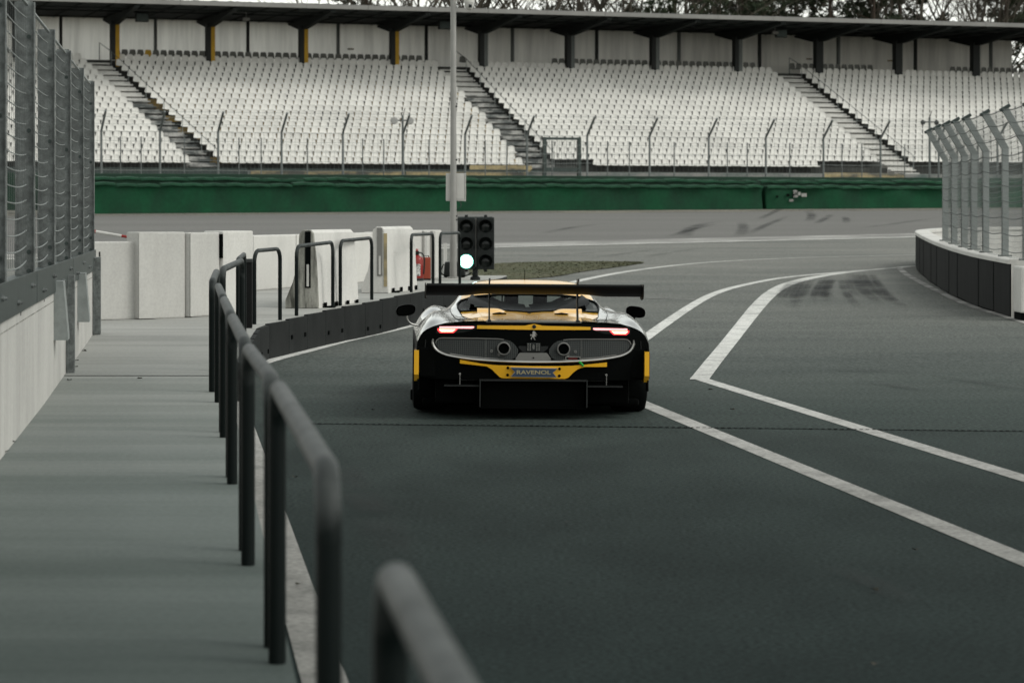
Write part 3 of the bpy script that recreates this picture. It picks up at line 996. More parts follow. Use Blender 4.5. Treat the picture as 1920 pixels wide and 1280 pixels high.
# ================================================================== THINGS BY THE TRAFFIC LIGHT
def traffic_light():
    Y = 46.0
    b = Vector(((891 - CX) / F * Y, Y, zw(Y)))
    s_ = F / Y
    o = thing("traffic_light", "black twin headed traffic light on a short post, one green lamp lit", "traffic light", b)
    Z = lambda py: H - (py - HY) / s_ - b.z
    m = MB()
    m.tube([(0, 0, 0), (0, 0, Z(409))], .035, "pole_grey", 12)
    m.lathe([(0, 0), (.09, 0), (.09, .05), (.05, .08), (.05, .22), (.035, .24)], "signal_black", 14)
    m.box((0, 0, Z(408)), (.62, .04, .03), "visor_grey")
    m.build("post", o, smooth=40)
    for cx_, lit in ((874.5, True), (910.5, False)):
        x = (cx_ - 891) / s_
        h = MB()
        z0, z1 = Z(505), Z(407.5)
        h.box((x, -.03, (z0 + z1) / 2), (.315, .17, z1 - z0), "signal_black", bev=.018)
        h.box((x, -.03, z1 + .02), (.055, .05, .05), "signal_black", bev=.006)
        h.box((x, -.03, z0 - .02), (.055, .05, .05), "signal_black", bev=.006)
        hd = h.build("signal_head", o)
        for k in range(3):
            zc = z1 - (z1 - z0) * (k + .5) / 3 - .01
            M = Matrix.Translation((x, -.118, zc)) @ Matrix.Rotation(R(90), 4, 'X')
            L = MB()
            L.lathe([(0.0, .03), (.05, .026), (.09, .012), (.112, 0)], "lens_green" if lit and k == 2 else "lens_dark", 24, M)
            L.build("lens", hd, smooth=60)
            if lit and k == 2:
                L2 = MB()
                L2.lathe([(.112, .002), (.124, .012), (.125, .05)], "green_spill", 24, M)  # added glowing ring, the lit lamp's green spill on its visor
                L2.build("spill_ring", hd, smooth=60)
            v = MB()
            rows = []
            for q in range(19):                  # cut-away tube visor, open below
                an = R(-38 + q * (256 / 18))
                dp = .20 * (.55 + .45 * max(0, math.sin(an)))
                rows.append([M @ Vector((math.cos(an) * rr, math.sin(an) * rr, dd)) for rr, dd in ((.126, -.01), (.13, dp), (.138, dp), (.136, -.01))])
            v.grid([[r_[0], r_[1], r_[2], r_[3]] for r_ in rows], "visor_grey" if False else "signal_black")
            v.build("visor", hd, smooth=50)
    m = MB()
    m.tube([(.02, -.05, Z(505)), (.1, -.08, .25), (-.05, -.1, .12), (.0, -.05, .03)], .012, "signal_black", 6)
    m.build("cable", o, smooth=60)
traffic_light()

def mast():
    Y = 47.5
    b = Vector(((850 - CX) / F * Y, Y, zw(Y)))
    s_ = F / Y
    o = thing("camera_mast", "tall grey steel mast with a white cabinet and a dome camera", "mast", b)
    Z = lambda py: H - (py - HY) / s_ - b.z
    m = MB()
    m.tube([(0, 0, 0), (0, 0, Z(300)), (0, 0, Z(-140))], [.068, .058, .050], "pole_grey", 16)
    m.lathe([(.065, 0), (.12, 0), (.12, .02), (.075, .03)], "pole_grey", 16)
    for py in (405, 412, 300, 200): m.box((.06, -.02, Z(py)), (.03, .03, .03), "signal_black")
    m.build("pole", o, smooth=40)
    c = MB()
    c.box((.045, .13, (Z(325) + Z(377)) / 2), (.37, .16, Z(325) - Z(377)), "box_white", bev=.012)
    c.box((.045, .048, (Z(325) + Z(377)) / 2), (.30, .012, (Z(325) - Z(377)) * .86), "box_white", bev=.004)
    c.box((.218, .08, (Z(325) + Z(377)) / 2), (.02, .06, (Z(325) - Z(377)) * 1.02), "box_white")
    c.build("cabinet", o)
    w_ = MB()
    w_.tube([(.12, .1, Z(377)), (.15, .02, Z(384)), (.12, -.02, Z(390)), (.06, -.02, Z(394))], .008, "signal_black", 6)
    w_.build("cable", o, smooth=60)
    d = MB()
    x = (880 - 850) / s_
    d.tube([(.05, 0, Z(-12)), (x, -.08, Z(-14)), (x, -.08, Z(-4))], .025, "pole_grey", 8)
    d.lathe([(0, .13), (.05, .12), (.085, .08), (.098, .02), (.098, -.03), (.085, -.035)], "box_white", 20, Matrix.Translation((x, -.08, Z(4))))
    dc = d.build("dome_camera", o, smooth=40)
    e = MB()
    e.lathe([(.088, 0), (.085, -.05), (.06, -.10), (.03, -.125), (0, -.13)], "box_white", 20, Matrix.Translation((x, -.08, Z(7.5))))
    e.box((x + .02, -.165, Z(13)), (.06, .03, .06), "lens_dark", bev=.01)
    e.build("camera_ball", dc, smooth=40)
mast()

def extinguisher():
    b = on(782, 526.5, zw)
    s_ = F / b.y
    o = thing("fire_extinguisher", "red fire extinguisher with a white label and black hose, standing on the walkway", "fire extinguisher", b)
    k = 1.0
    m = MB()
    m.lathe([(0, .03), (.108, .03), (.112, .05), (.112, .36), (.10, .41), (.05, .445), (.03, .46), (0, .46)], "red_paint", 24)
    m.build("cylinder", o, smooth=45)
    m = MB()
    m.lathe([(0, 0), (.116, 0), (.116, .035), (.112, .05)], "plastic_black", 24)
    m.build("base_ring", o, smooth=45)
    m = MB()
    m.lathe([(.03, .455), (.035, .46), (.035, .5), (0, .5)], "plastic_black", 12)
    m.box((.01, -.01, .52), (.05, .11, .02), "plastic_black", bev=.005)
    m.box((.0, -.01, .548), (.045, .12, .018), "red_paint", bev=.005, mx=Matrix.Rotation(R(14), 3, 'X'))
    m.build("valve", o, smooth=45)
    m = MB()
    m.tube(smooth_path([(.0, 0, .50), (.09, -.01, .50), (.135, -.02, .42), (.13, -.03, .25), (.12, -.04, .12)], 2), .013, "plastic_black", 8)
    m.tube(smooth_path([(.0, 0, .50), (-.07, -.02, .53), (-.14, -.02, .525)], 1), .008, "plastic_black", 6)
    m.build("hose", o, smooth=60)
    m = MB()
    rows = []
    for i in range(9):
        an = R(-90 - 34 + 68 * i / 8)
        rows.append([Vector((math.cos(an) * .1135, math.sin(an) * .1135, z)) for z in (.09, .30)])
    m.grid(rows, "label_white")
    m.build("label", o)
    b2 = on(799, 525.5, zw)
    m = MB()
    m.box((0, .06, .21), (.15, .12, .40), "orange_red", bev=.018)
    m.box((0, .06, .015), (.155, .125, .03), "plastic_black", bev=.006)
    m.tube([(-.04, .06, .41), (-.04, .06, .435), (.04, .06, .435), (.04, .06, .41)], .008, "plastic_black", 6)
    q = m.build("equipment_case", None, smooth=None)
    q.location = b2 + Vector((0, .12, 0))
    tag(q, "small orange red box standing just behind the fire extinguisher", "box")
extinguisher()
def black_case():
    b = on(852, 520.5, zw)
    m = MB()
    m.box((0, .2, .15), (.42, .36, .30), "plastic_black", bev=.05, taper=(.9, .85))
    m.tube(smooth_path([(-.2, .0, .25), (-.27, -.05, .1), (-.16, -.1, .02), (.2, -.08, .02), (.32, .0, .09)], 2), .012, "gap_black", 6)
    q = m.build("equipment_bag", None, smooth=35)
    q.location = b
    tag(q, "black equipment bag with a trailing cable on the walkway under the mast", "bag")
    for px, hh, lb in ((834, .62, "thin white board leaning behind the farthest hoop rail"), (822, .70, "grey board standing behind the fire extinguisher's rail")):
        p = on(px, 517, zw)
        m = MB()
        m.box((0, 0, hh / 2), (.07, .03, hh), "box_white" if px == 834 else "alu_dark", mx=Matrix.Rotation(R(-3), 3, 'X'), bev=.004)
        q = m.build("thin_board")
        q.location = p + Vector((0, .3, .002))
        tag(q, lb, "board")
black_case()

def barrier_arm():
    Y = 33.2
    o = thing("boom_barrier", "red and white striped barrier arm showing past the mesh fence", "barrier", (*pxy(140, Y), zg(Y)))
    b = o.location
    a0, a1 = at(140, 428, Y) - b, at(250, 446, Y) - b
    m = MB()
    m.box((0, 0, a0.z / 2 + .05), (.16, .16, a0.z + .1), "galv", bev=.01)
    m.build("post", o)
    m = MB()
    cuts = [0, .13, .36, .56, .80, .98, 1]
    for i, c in enumerate(("red_paint", "red_paint", "box_white", "box_white", "red_paint", "box_white")):
        m.tube([a0.lerp(a1, cuts[i]), a0.lerp(a1, cuts[i + 1])], .028 - .012 * i / 5, c, 8)
    m.build("arm", o, smooth=40)
barrier_arm()


# ================================================================== RIGHT PIT WALL
nb = [on(x, y) for x, y in ((1896, 595), (1815, 569), (1759, 539), (1733, 519), (1716, 503))]
def zt_wall(Y): return zg(Y) + lerps([(38, .90), (57, .85), (66, .78)], Y)
tip = nb[-1]
path = smooth_path(nb + [tip + Vector((.42, 1.9, 0)), tip + Vector((1.3, 4.0, 0)), tip + Vector((3.2, 5.4, 0)), tip + Vector((9, 6.5, 0)), tip + Vector((20, 7.4, 0))], 3)
path = [Vector((p.x, p.y, 0)) for p in path]
path = resample(path, 90)
pw = thing("pit_wall", "curved white topped wall faced with black belting, right of the pit exit", "wall", (tip.x + 2, tip.y - 6, zg(tip.y - 6)))
def inset(i, d):
    t = (path[min(i + 1, 89)] - path[max(i - 1, 0)]).normalized()
    return path[i] + Vector((t.y, -t.x, 0)) * d
TH = .25
core, cap = MB(), MB()
rows_o, rows_c = [], []
for i in range(90):
    p, q = path[i], inset(i, TH)
    zt_ = zt_wall(p.y)
    rows_o.append([Vector((p.x, p.y, zg(p.y) - .05)), Vector((p.x, p.y, zt_ - .07)), Vector((q.x, q.y, zt_ - .07)), Vector((q.x, q.y, zg(q.y) - .05))])
    p2, q2 = inset(i, -.045), inset(i, TH + .03)
    rows_c.append([Vector((p2.x, p2.y, zt_ - .07)), Vector((p2.x, p2.y, zt_ - .012)), Vector((p2.x, p2.y, zt_)).lerp(Vector((q2.x, q2.y, zt_)), .05), Vector((q2.x, q2.y, zt_)), Vector((q2.x, q2.y, zt_ - .07))])
bf = len(core.v)
core.grid(rows_o, "wall_white")
for fi, f_ in enumerate(core.f):
    if fi % 3 == 0 and fi // 3 < 64: core.m[fi] = core.mi("gap_black")
core.poly(rows_o[0], "wall_white")
cap.grid(rows_c, "wall_white")
cap.poly(rows_c[0], "wall_white")
wpart(core, "wall_core", pw, smooth=35)
wpart(cap, "wall_cap", pw, smooth=35)
k = 0
i = 0
while i < 64:
    j = min(i + 3, 64)
    mb = MB()
    rows = []
    for q in range(i, j + 1):
        e = -.028 - .008 * ((k % 3) - 1)
        pp = inset(q, e)
        if q == j: pp = pp + (inset(q - 1, e) - pp) * .012
        zt_ = zt_wall(pp.y) - .075
        zb_ = zg(pp.y) + .02 + .012 * (k % 2)
        rows.append([Vector((pp.x, pp.y, zb_)), Vector((pp.x, pp.y, zb_ + (zt_ - zb_) * .5)), Vector((pp.x, pp.y, zt_)), Vector((inset(q, .0).x, inset(q, .0).y, zt_))])
    mb.grid(rows, "belt_black")
    wpart(mb, "belt_strip", pw)
    i = j
    k += 1
# white barrier block at the frame's right edge
b = on(1897, 597)
m = MB()
s_ = F / b.y
m.box((.55, .35, .13 + .33), (1.1, .6, .70), "wall_white", bev=.03)
o = thing("barrier_block", "white barrier block on a black foot at the right edge, against the belted wall", "barrier block", b + Vector((0, -.75, 0)))
m.build("body", o)
m = MB()
m.box((.53, .35, .055), (1.04, .56, .11), "gap_black", bev=.01)
m.build("foot", o)

# fence on the pit wall
pf = thing("catch_fence", "cranked steel post fence with wire mesh on the curved white topped wall", "fence", (tip.x + 2, tip.y - 6, zt_wall(tip.y - 6)))
near_path = path[:46]
def on_wall(px):
    best = None
    for i in range(60):
        if path[i].y > tip.y + .1: break
        for q in range(5):
            c = inset(i, TH * .72).lerp(inset(i + 1, TH * .72), q / 5)
            e = abs(CX + F * c.x / c.y - px)
            if best is None or e < best[0]: best = (e, c)
    return best[1]
bases = [on_wall(px) for px in (1884, 1849, 1826, 1808, 1789, 1772)]
b0 = bases[0] + (bases[0] - bases[1]) * 1.0
b00 = b0 + (bases[0] - bases[1]) * 1.05
bases = [b00, b0] + bases
LEAN = Vector((-.335, -.05, .56))
tops = []
for i, c in enumerate(bases):
    zb_ = zt_wall(c.y)
    p0 = Vector((c.x, c.y, zb_))
    p1 = Vector((c.x, c.y, 2.78))
    p2 = p1 + LEAN
    tops.append((p0, p1, p2))
    mb = MB()
    hw, hd = .05, .05
    for q0, q1 in ((p0, p1), (p1, p2)):
        d = (q1 - q0).normalized()
        x = Vector((1, 0, 0)) - d * d.x
        x.normalize()
        y = d.cross(x)
        e = d * .03
        A = [q0 - (e if q0 is p1 else e * 0) + x * a * hw + y * b_ * hd for a, b_ in ((-1, -1), (1, -1), (1, 1), (-1, 1))]
        B = [q1 + x * a * hw + y * b_ * hd for a, b_ in ((-1, -1), (1, -1), (1, 1), (-1, 1))]
        for k in range(4): mb.poly([A[k], A[(k + 1) % 4], B[(k + 1) % 4], B[k]], "galv_light")
        mb.poly(A[::-1], "galv_light")
        mb.poly(B, "galv_light")
    mb.box(p2 + Vector((0, 0, .01)), (.16, .12, .05), "channel_steel", mx=Matrix.Rotation(R(-30), 3, 'Y'))
    mb.box(p0 + Vector((0, 0, .012)), (.2, .16, .024), "galv")
    wpart(mb, "post", pf)
    if i:
        a, b_ = tops[i - 1], tops[i]
        ms = MB()
        def pt(u, v):                            # v 0..1 up the upright, 1..1.3 up the crank
            e0 = a[0].lerp(a[1], v) if v <= 1 else a[1].lerp(a[2], (v - 1) / .3)
            e1 = b_[0].lerp(b_[1], v) if v <= 1 else b_[1].lerp(b_[2], (v - 1) / .3)
            q = e0.lerp(e1, u)
            return q + Vector((-.055, -.02, -.035 * math.sin(u * math.pi)))
        for v in (.07, .22, .37, .52, .66, .80, .94, 1.08, 1.19, 1.29):
            ms.tube([pt(u / 6, v) for u in range(7)], .0065, "channel_steel", 5)
        n = 18
        for u in range(n + 1):
            ms.tube([pt(u / n, .02), pt(u / n, .5), pt(u / n, 1), pt(u / n, 1.3)], .0042, "wire", 4, cap=False)
        for v in range(26):
            ms.tube([pt(u / 4, .02 + v * 1.27 / 26) for u in range(5)], .0030, "wire", 4, cap=False)
        wpart(ms, "mesh_panel", pf)
# ================================================================== GRANDSTAND
NR, RUN, RISE, Z0 = 19, .80, .367, 4.30
def zr(r): return Z0 + RISE * r
SROT = SA
AISLE = [((388, 305), (183, 108)), ((1020, 305), (850, 128)), ((1697, 305), (1480, 138))]
AS = [(s_at(a[0][0], .2), s_at(a[1][0], RUN * 18.5)) for a in AISLE]
AW = 1.75
def aisle_s(k, r): return AS[k][0] + (AS[k][1] - AS[k][0]) * r / 18.0
SMIN, SMAX = -9.0, 71.0
stand = thing("grandstand", "long roofed concrete grandstand across the track with stairs between its seat blocks", "grandstand", S(30, 0, zg(150)))
def sbox(mb, s0, s1, t0, t1, z0, z1, m, bev=0.0):
    mb.box(S((s0 + s1) / 2, (t0 + t1) / 2, (z0 + z1) / 2), (s1 - s0, t1 - t0, z1 - z0), m, rz=SROT, bev=bev)

# stepped terrace, its risers painted yellow in one block
mb = MB()
rn = random.Random(11)
for r in range(NR):
    t0, t1, z = RUN * r, RUN * (r + 1), zr(r)
    cuts = [SMIN] + [SMIN + 2.0 * i for i in range(1, 40)] + [SMAX]
    for a, b in zip(cuts, cuts[1:]):
        mid = (a + b) / 2
        yel = aisle_s(0, r) + .8 < mid < aisle_s(1, r) and 2 <= r <= 16 and rn.random() < (.8 if mid < aisle_s(0, r) + 15 else .55)
        mb.poly([S(a, t0, z - RISE), S(b, t0, z - RISE), S(b, t0, z), S(a, t0, z)], "terrace_yellow" if yel else "terrace")
        mb.poly([S(a, t0, z), S(b, t0, z), S(b, t1, z), S(a, t1, z)], "terrace_yellow" if yel and rn.random() < .6 else "terrace")
tz = zr(NR - 1) + .45
mb.poly([S(SMIN, RUN * NR, zr(NR - 1)), S(SMAX, RUN * NR, zr(NR - 1)), S(SMAX, RUN * NR, tz), S(SMIN, RUN * NR, tz)], "terrace")
mb.poly([S(SMIN, RUN * NR, tz), S(SMAX, RUN * NR, tz), S(SMAX, 20, tz), S(SMIN, 20, tz)], "terrace")
mb.poly([S(SMAX, 0, 2), S(SMAX, 20, 2), S(SMAX, 20, tz), S(SMAX, RUN * NR, tz), S(SMAX, 0, Z0 - RISE)], "terrace")
wpart(mb, "terrace", stand)
for k in range(3):
    mb = MB()
    for r in range(NR):
        for h in (0, 1):
            s0 = aisle_s(k, r + h * .5)
            z = zr(r) + (.004 if h == 0 else RISE / 2)
            t0 = RUN * r + h * .4 - .06
            m_ = "stair_light" if (k == 2 or r > (11 if k == 0 else 13) or (k == 0 and r > 11)) else "stair_dark"
            sbox(mb, s0 - AW / 2, s0 + AW / 2, t0, RUN * (r + 1) + .02, z - .03 if h else z - RISE - .05, z + .06 if h else z + .03, m_)
    wpart(mb, "stair", stand)
    hr = MB()                                      # handrail down one side of the stair
    pts = []
    for r in (0.5, 3, 6, 9, 12, 15, 18):
        p = S(aisle_s(k, r) + AW / 2 - .05, RUN * r + .2, zr(0) + RISE * r)
        pts.append(p + Vector((0, 0, .95)))
        hr.tube([p, p + Vector((0, 0, .95))], .022, "galv_light", 6)
    for a, b in ((0, 6),): hr.tube(pts[a:b + 1], .022, "pillar_grey", 6)
    p = S(aisle_s(k, 19) + AW / 2 - .4, RUN * 19.6, tz)
    hr.tube([p, p + Vector((0, 0, 1.1)), pts[-1]], .03, "pillar_grey", 6)
    wpart(hr, "handrail", stand)

# front wall with faded boards
mb = MB()
sbox(mb, SMIN, SMAX, -.5, -.25, 1.8, Z0 - .05, "board_grey")
wpart(mb, "front_wall", stand)
sT0, sT1, sT2 = s_at(470, -.5), s_at(985, -.5), s_at(1130, -.5)
sG0, sG1 = s_at(1545, -.5), s_at(1775, -.5)
mb = MB()
for a, b, m_, z0, z1 in ((sT0, sT0 + 9.2, "board_tan", 3.90, 4.24), (sT0 + 9.3, sT1, "board_tan", 3.90, 4.24), (sT0, sT1 - 5, "board_tan", 3.35, 3.72), (sG0, sG1 - 3, "board_tan", 4.0, 4.3), (sT1 - 3.5, sT1 + .4, "board_tan", 4.25, 4.62)):
    mb = MB()
    sbox(mb, a, b, -.56, -.505, z0, z1, m_)
    wpart(mb, "faded_board", stand)
mb = MB()
for a, b in ((SMIN, sT0 - .2), (sT0, sT1), (sT1 + .3, s_at(1090, -.5))):
    sbox(mb, a, b, -.62, -.58, 3.74, 3.88, "channel_steel")
    sbox(mb, a, b, -.62, -.58, 4.26, 4.36, "channel_steel")
sbox(mb, SMIN, sT0 - .2, -.6, -.51, 2.4, 4.2, "channel_steel")
sbox(mb, s_at(1660, -.5), s_at(1760, -.5), -.7, -.6, 3.2, 3.7, "channel_steel")
sbox(mb, SMIN, SMAX, -.66, -.58, 2.3, 3.35, "channel_steel")
wpart(mb, "dark_rail", stand)

# back wall in panels
ends = s_at(1897, 18.7)
PS = 6.06
mb = MB()
s = SMIN
k = 0
edges = [-9.0] + [(i + .5) * PS * .5 for i in range(-2, 23)] + [ends]
edges = sorted(e for e in set(edges) if SMIN <= e <= ends)
for a, b in zip(edges, edges[1:]):
    if b - a < .1: continue
    mb.poly([S(a, 18.7, tz - .3), S(b, 18.7, tz - .3), S(b, 18.7, 14.299), S(a, 18.7, 14.299)], "back_panel")
mb_wall = wpart(mb, "back_wall", stand)
mb = MB()
for i in range(-2, 11):
    s = (i + .5) * PS + .2
    mb = MB()
    if s >= ends: s = ends
    sbox(mb, s - .085, s + .085, 18.45, 18.69, tz, 14.3, "pillar_dark" if i % 2 else "pillar_grey")
    wpart(mb, "wall_stanchion", stand)

# roof
ROOF = [7.6, 20.0]
mb = MB()
mb.poly([S(SMIN - 4, ROOF[0], 14.30), S(80, ROOF[0], 14.30), S(80, ROOF[1], 14.30), S(SMIN - 4, ROOF[1], 14.30)], "roof_under")
for k in range(50):
    s = SMIN + k * 1.9
    sbox(mb, s, s + .07, ROOF[0] + .4, ROOF[1], 14.21, 14.296, "roof_under")
for t in (9.5, 12.0, 17.0): sbox(mb, SMIN - 4, 80, t, t + .12, 14.12, 14.208, "roof_under")
mb.poly([S(SMIN - 4, ROOF[0] - .1, 14.58), S(80, ROOF[0] - .1, 14.58), S(80, ROOF[1], 14.62), S(SMIN - 4, ROOF[1], 14.62)], "fascia")
roof = wpart(mb, "roof", stand)
mb = MB()
for k in range(24):
    a = SMIN - 4 + k * 3.9
    sbox(mb, a, a + 3.88, ROOF[0] - .1, ROOF[0], 14.30, 14.57, "fascia")
f = wpart(mb, "fascia", stand)
mb = MB()
rows = []
for k in range(0, 460):                              # ragged moss along the roof edge
    a, hh = SMIN - 3.9 + k * .19, 14.576 + .05 * rn.random() ** 2
    rows.append([S(a, ROOF[0] - .06, 14.574), S(a, ROOF[0] - .055, hh), S(a, ROOF[0] + .03, hh), S(a, ROOF[0] + .035, 14.574)])
mb.grid(rows, "pillar_dark")
wpart(mb, "gutter", stand)
MT = Matrix(((SV.x, 0, SU.x, 0), (SV.y, 0, SU.y, 0), (0, 1, 0, 0), (0, 0, 0, 1)))   # local (t, z, s) -> world
for i in range(-2, 13):
    s = i * PS
    if s > 76: break
    mb = MB()
    yel = i <= 3
    dark = i >= 8
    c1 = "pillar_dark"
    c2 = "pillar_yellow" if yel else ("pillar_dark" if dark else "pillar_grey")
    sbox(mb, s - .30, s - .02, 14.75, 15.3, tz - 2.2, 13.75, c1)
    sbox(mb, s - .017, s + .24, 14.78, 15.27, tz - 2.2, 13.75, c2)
    wpart(mb, "pillar", stand)
    mb = MB()
    M = Matrix.Translation(S(s, 0, 0)) @ MT
    mb.prism([(7.7, 14.11), (14.4, 13.55), (15.6, 13.55), (18.6, 14.08), (18.6, 14.20), (7.7, 14.20)], -.16, .16, "roof_under", M)
    wpart(mb, "roof_beam", stand)
mb = MB()
for px in (268, 835, 1466):
    s = s_at(px, 12)
    mb = MB()
    sbox(mb, s - .45, s + .35, 11.9, 12.2, 13.55, 14.118, "pillar_dark", .03)
    sbox(mb, s - .40, s + .30, 11.86, 11.898, 13.6, 14.05, "channel_steel")
    wpart(mb, "loudspeaker", stand)
mb = MB()
for px in (460, 1450):
    s = s_at(px, 12)
    sbox(mb, s - .2, s + .2, 11.6, 11.9, 13.75, 13.95, "fascia", .03)
    mb.tube([S(s, 11.75, 13.9), S(s, 11.75, 14.3)], .03, "fascia", 6)
wpart(mb, "roof_lamp", stand)
mb = MB()
for px in (1518, 658, 1670): 
    s = s_at(px, 18.6)
    mb = MB()
    sbox(mb, s - .22, s + .2, 18.62, 18.68, 12.55, 12.65, "board_tan")
    wpart(mb, "wall_sign", stand)

# ---- seats
def seat_mesh(m_="seat_white", simple=False):
    mb = MB()
    xs = (-1, -.6, .6, 1)
    prof = [(-.40, .385, .44), (-.41, .41, .45), (-.36, .43, .46), (-.10, .41, .46), (-.02, .42, .47), (.01, .48, .465), (.03, .60, .435), (.05, .72, .395), (.055, .79, .36), (.06, .83, .24)]
    rows = []
    for (y, z, w_) in prof:
        row = []
        for x in xs:
            cy = .025 if abs(x) == 1 else 0.0
            back = z > .48 and y > 0
            row.append(Vector((x * w_ / 2, y - (cy if back else 0), z + (0 if back else cy * .6))))
        rows.append(row)
    mb.grid(rows, m_)
    if not simple:
        back_rows = [[p + Vector((0, .022 if i > 4 else 0, -.022 if i <= 4 else -.004)) for p in r] for i, r in enumerate(rows)]
        mb.grid([r[::-1] for r in back_rows], m_)
        mb.box((0, -.16, .20), (.05, .05, .41), "pillar_dark")
        mb.box((0, -.16, .39), (.30, .24, .03), "pillar_dark")
    return mb
seat_me = seat_mesh().mesh("stadium_seat", smooth=50, fix=False)
PITCH = .5
allseats = []
for r in range(NR):
    t = RUN * r + .50
    a, b = s_at(-30, t), s_at(1950, t)
    cutsA = [aisle_s(k, r + .4) for k in range(3)]
    blocks = [(SMIN, cutsA[0] - AW / 2), (cutsA[0] + AW / 2, cutsA[1] - AW / 2), (cutsA[1] + AW / 2, cutsA[2] - AW / 2), (cutsA[2] + AW / 2, SMAX)]
    for bi, (s0, s1) in enumerate(blocks):
        if bi == 2 and r == 0: s0 += 2.4
        if bi in (2, 3) and r == 0 : s1 = min(s1, s_at(1545, t)) if bi == 2 else s1
        if bi == 3 and r == 0: continue
        n = int((s1 - s0) / PITCH)
        for i in range(n):
            # seats line up with their block's right-hand stair on its left, left-hand stair on its right
            s = (s1 - (i + .5) * PITCH) if bi == 0 else (s0 + (i + .5) * PITCH)
            if a <= s <= b: allseats.append((r, bi, s, t))
allseats.sort(key=lambda q: (S(q[2], q[3], 0).y))
front, rest = [], []
vis = lambda q: 178 < CX + F * S(q[2], q[3], 0).x / S(q[2], q[3], 0).y < (1765 if q[0] < 9 else 1915)
for q in allseats:
    (front if len(front) < 300 and vis(q) and q[0] < 4 else rest).append(q)
rows_n = ["lowest row", "second lowest row", "third lowest row", "fourth lowest row"]
blk_n = ["left of the first stair", "between first and second stair", "between second and third stair", "right of the third stair"]
sm_rot = SROT
rs = random.Random(5)
for r, bi, s, t in front:
    o = bpy.data.objects.new("stadium_seat", seat_me)
    COL.objects.link(o)
    o.location = S(s, t, zr(r) + .001)
    o.rotation_euler = (R(rs.gauss(0, .6)), 0, SROT + R(rs.gauss(0, 1.0)))
    tag(o, "white stadium seat, %s, %s" % (rows_n[r], blk_n[bi]), "stadium seat", "white seats, %s, %s" % (rows_n[r], blk_n[bi]))
mb = MB()
sq = seat_mesh(simple=True)
for r, bi, s, t in rest:
    M = Matrix.Translation(S(s, t, zr(r) + .001)) @ Matrix.Rotation(SROT + R(rs.gauss(0, 1.0)), 4, 'Z') @ Matrix.Rotation(R(rs.gauss(0, .8)), 4, 'X')
    b0 = len(mb.v)
    mb.v += [tuple(M @ Vector(v)) for v in sq.v]
    for f_ in sq.f: mb.face([b0 + i for i in f_], "seat_white")
o = mb.build("stadium_seats", smooth=50, fix=False)
tag(o, "banks of white plastic stadium seats filling the upper rows of the grandstand", "stadium seats", "white seats in the upper rows", "stuff")
mb = MB()
g2 = seat_mesh("seat_grey", True)
for i in range(-18, 150):
    s = i * .5
    if (i // 12) % 5 == 4 and rs.random() < .9 or s > SMAX - 1 or s < SMIN + .5: continue
    if any(abs(s - (aisle_s(k, 19) )) < 1.4 for k in range(3)): continue
    yel = abs(s - s_at(285, 17.2)) < .25
    M = Matrix.Translation(S(s, 17.2, tz + .001)) @ Matrix.Rotation(SROT, 4, 'Z')
    if yel:
        o = seat_mesh("seat_yellow").build("stadium_seat", smooth=50, fix=False)
        o.matrix_world = M
        tag(o, "single yellow seat in the dark back row under the grandstand roof", "stadium seat")
        continue
    b0 = len(mb.v)
    mb.v += [tuple(M @ Vector(v)) for v in g2.v]
    for f_ in g2.f: mb.face([b0 + k for k in f_], "seat_grey")
o = mb.build("stadium_seats", smooth=50, fix=False)
tag(o, "dark grey row of seats along the grandstand's back wall under the roof", "stadium seats", None, "stuff")


# ================================================================== GREEN TYRE BARRIER
def tyre_barrier(label, s0, s1, wavy):
    o = thing("tyre_barrier", label, "tyre barrier", S((s0 + s1) / 2, -28, zg(S((s0 + s1) / 2, -28, 0).y)), 0, "green tyre barriers along the track")
    rn = random.Random(int(s0 * 7))
    mb = MB()
    n = int((s1 - s0) / .3)
    rows = []
    for i in range(n + 1):
        s = s0 + (s1 - s0) * i / n
        p = S(s, 0, 0)
        zb = zg(S(s, -28, 0).y) + .02
        wv = (.07 if wavy else .035) * math.sin(s * 1.9) + .05 * mnoise.noise(Vector((s * .7, 1, 0)))
        if i in (0, n): wv += .1
        rows.append([S(s, -28 - .05 + wv * .4, zb), S(s, -28 + wv, zb + .45), S(s, -28 + wv * 1.3, zb + .85), S(s, -28.02 + wv * .3, 3.08 + .02 * math.sin(s * 2.3)), S(s, -27.3, 3.10), S(s, -27.3, zb)])
    mb.grid(rows, "green_tarp")
    mb.poly(rows[0], "green_tarp")
    mb.poly(rows[-1], "green_tarp")
    wpart(mb, "tarpaulin", o, smooth=60)
    for tt, zt_, m_, nm in ((-28.14, 3.14, "green_flap", "top_flap"), (-27.37, 3.42, "green_flap", "rear_flap")):
        mb = MB()
        s = s0
        while s < s1 - .2:
            L = min(.9 + .3 * rn.random(), s1 - s)
            dz = rn.gauss(0, .018)
            cs = [S(s, tt, zt_ + dz - .03), S(s + L * .5, tt - .03, zt_ + dz + .005), S(s + L - .03, tt, zt_ + dz - .035)]
            top = [c + SV * .55 + Vector((0, 0, .05)) for c in cs]
            bot = [c + Vector((0, 0, -.10)) for c in cs]
            mb.grid([bot, cs, top], m_)
            s += L
        wpart(mb, nm, o)
    mb = MB()
    rows = []
    for i in range(n + 1):
        s = s0 + (s1 - s0) * i / n
        rows.append([S(s, -27.25, 2.2), S(s, -27.25 + .03 * math.sin(s * 2), 3.40), S(s, -26.8, 3.41)])
    mb.grid(rows, "green_dark")
    wpart(mb, "rear_row", o)
    return o
sB = s_at(1433, -28)
tyre_barrier("long green covered tyre barrier along the track, left of the dark gap", s_at(90, -28), sB - .08, False)
tyre_barrier("crumpled green covered tyre barrier with a scuffed patch, right of the dark gap", sB + .12, s_at(1960, -28), True)
mb = MB()
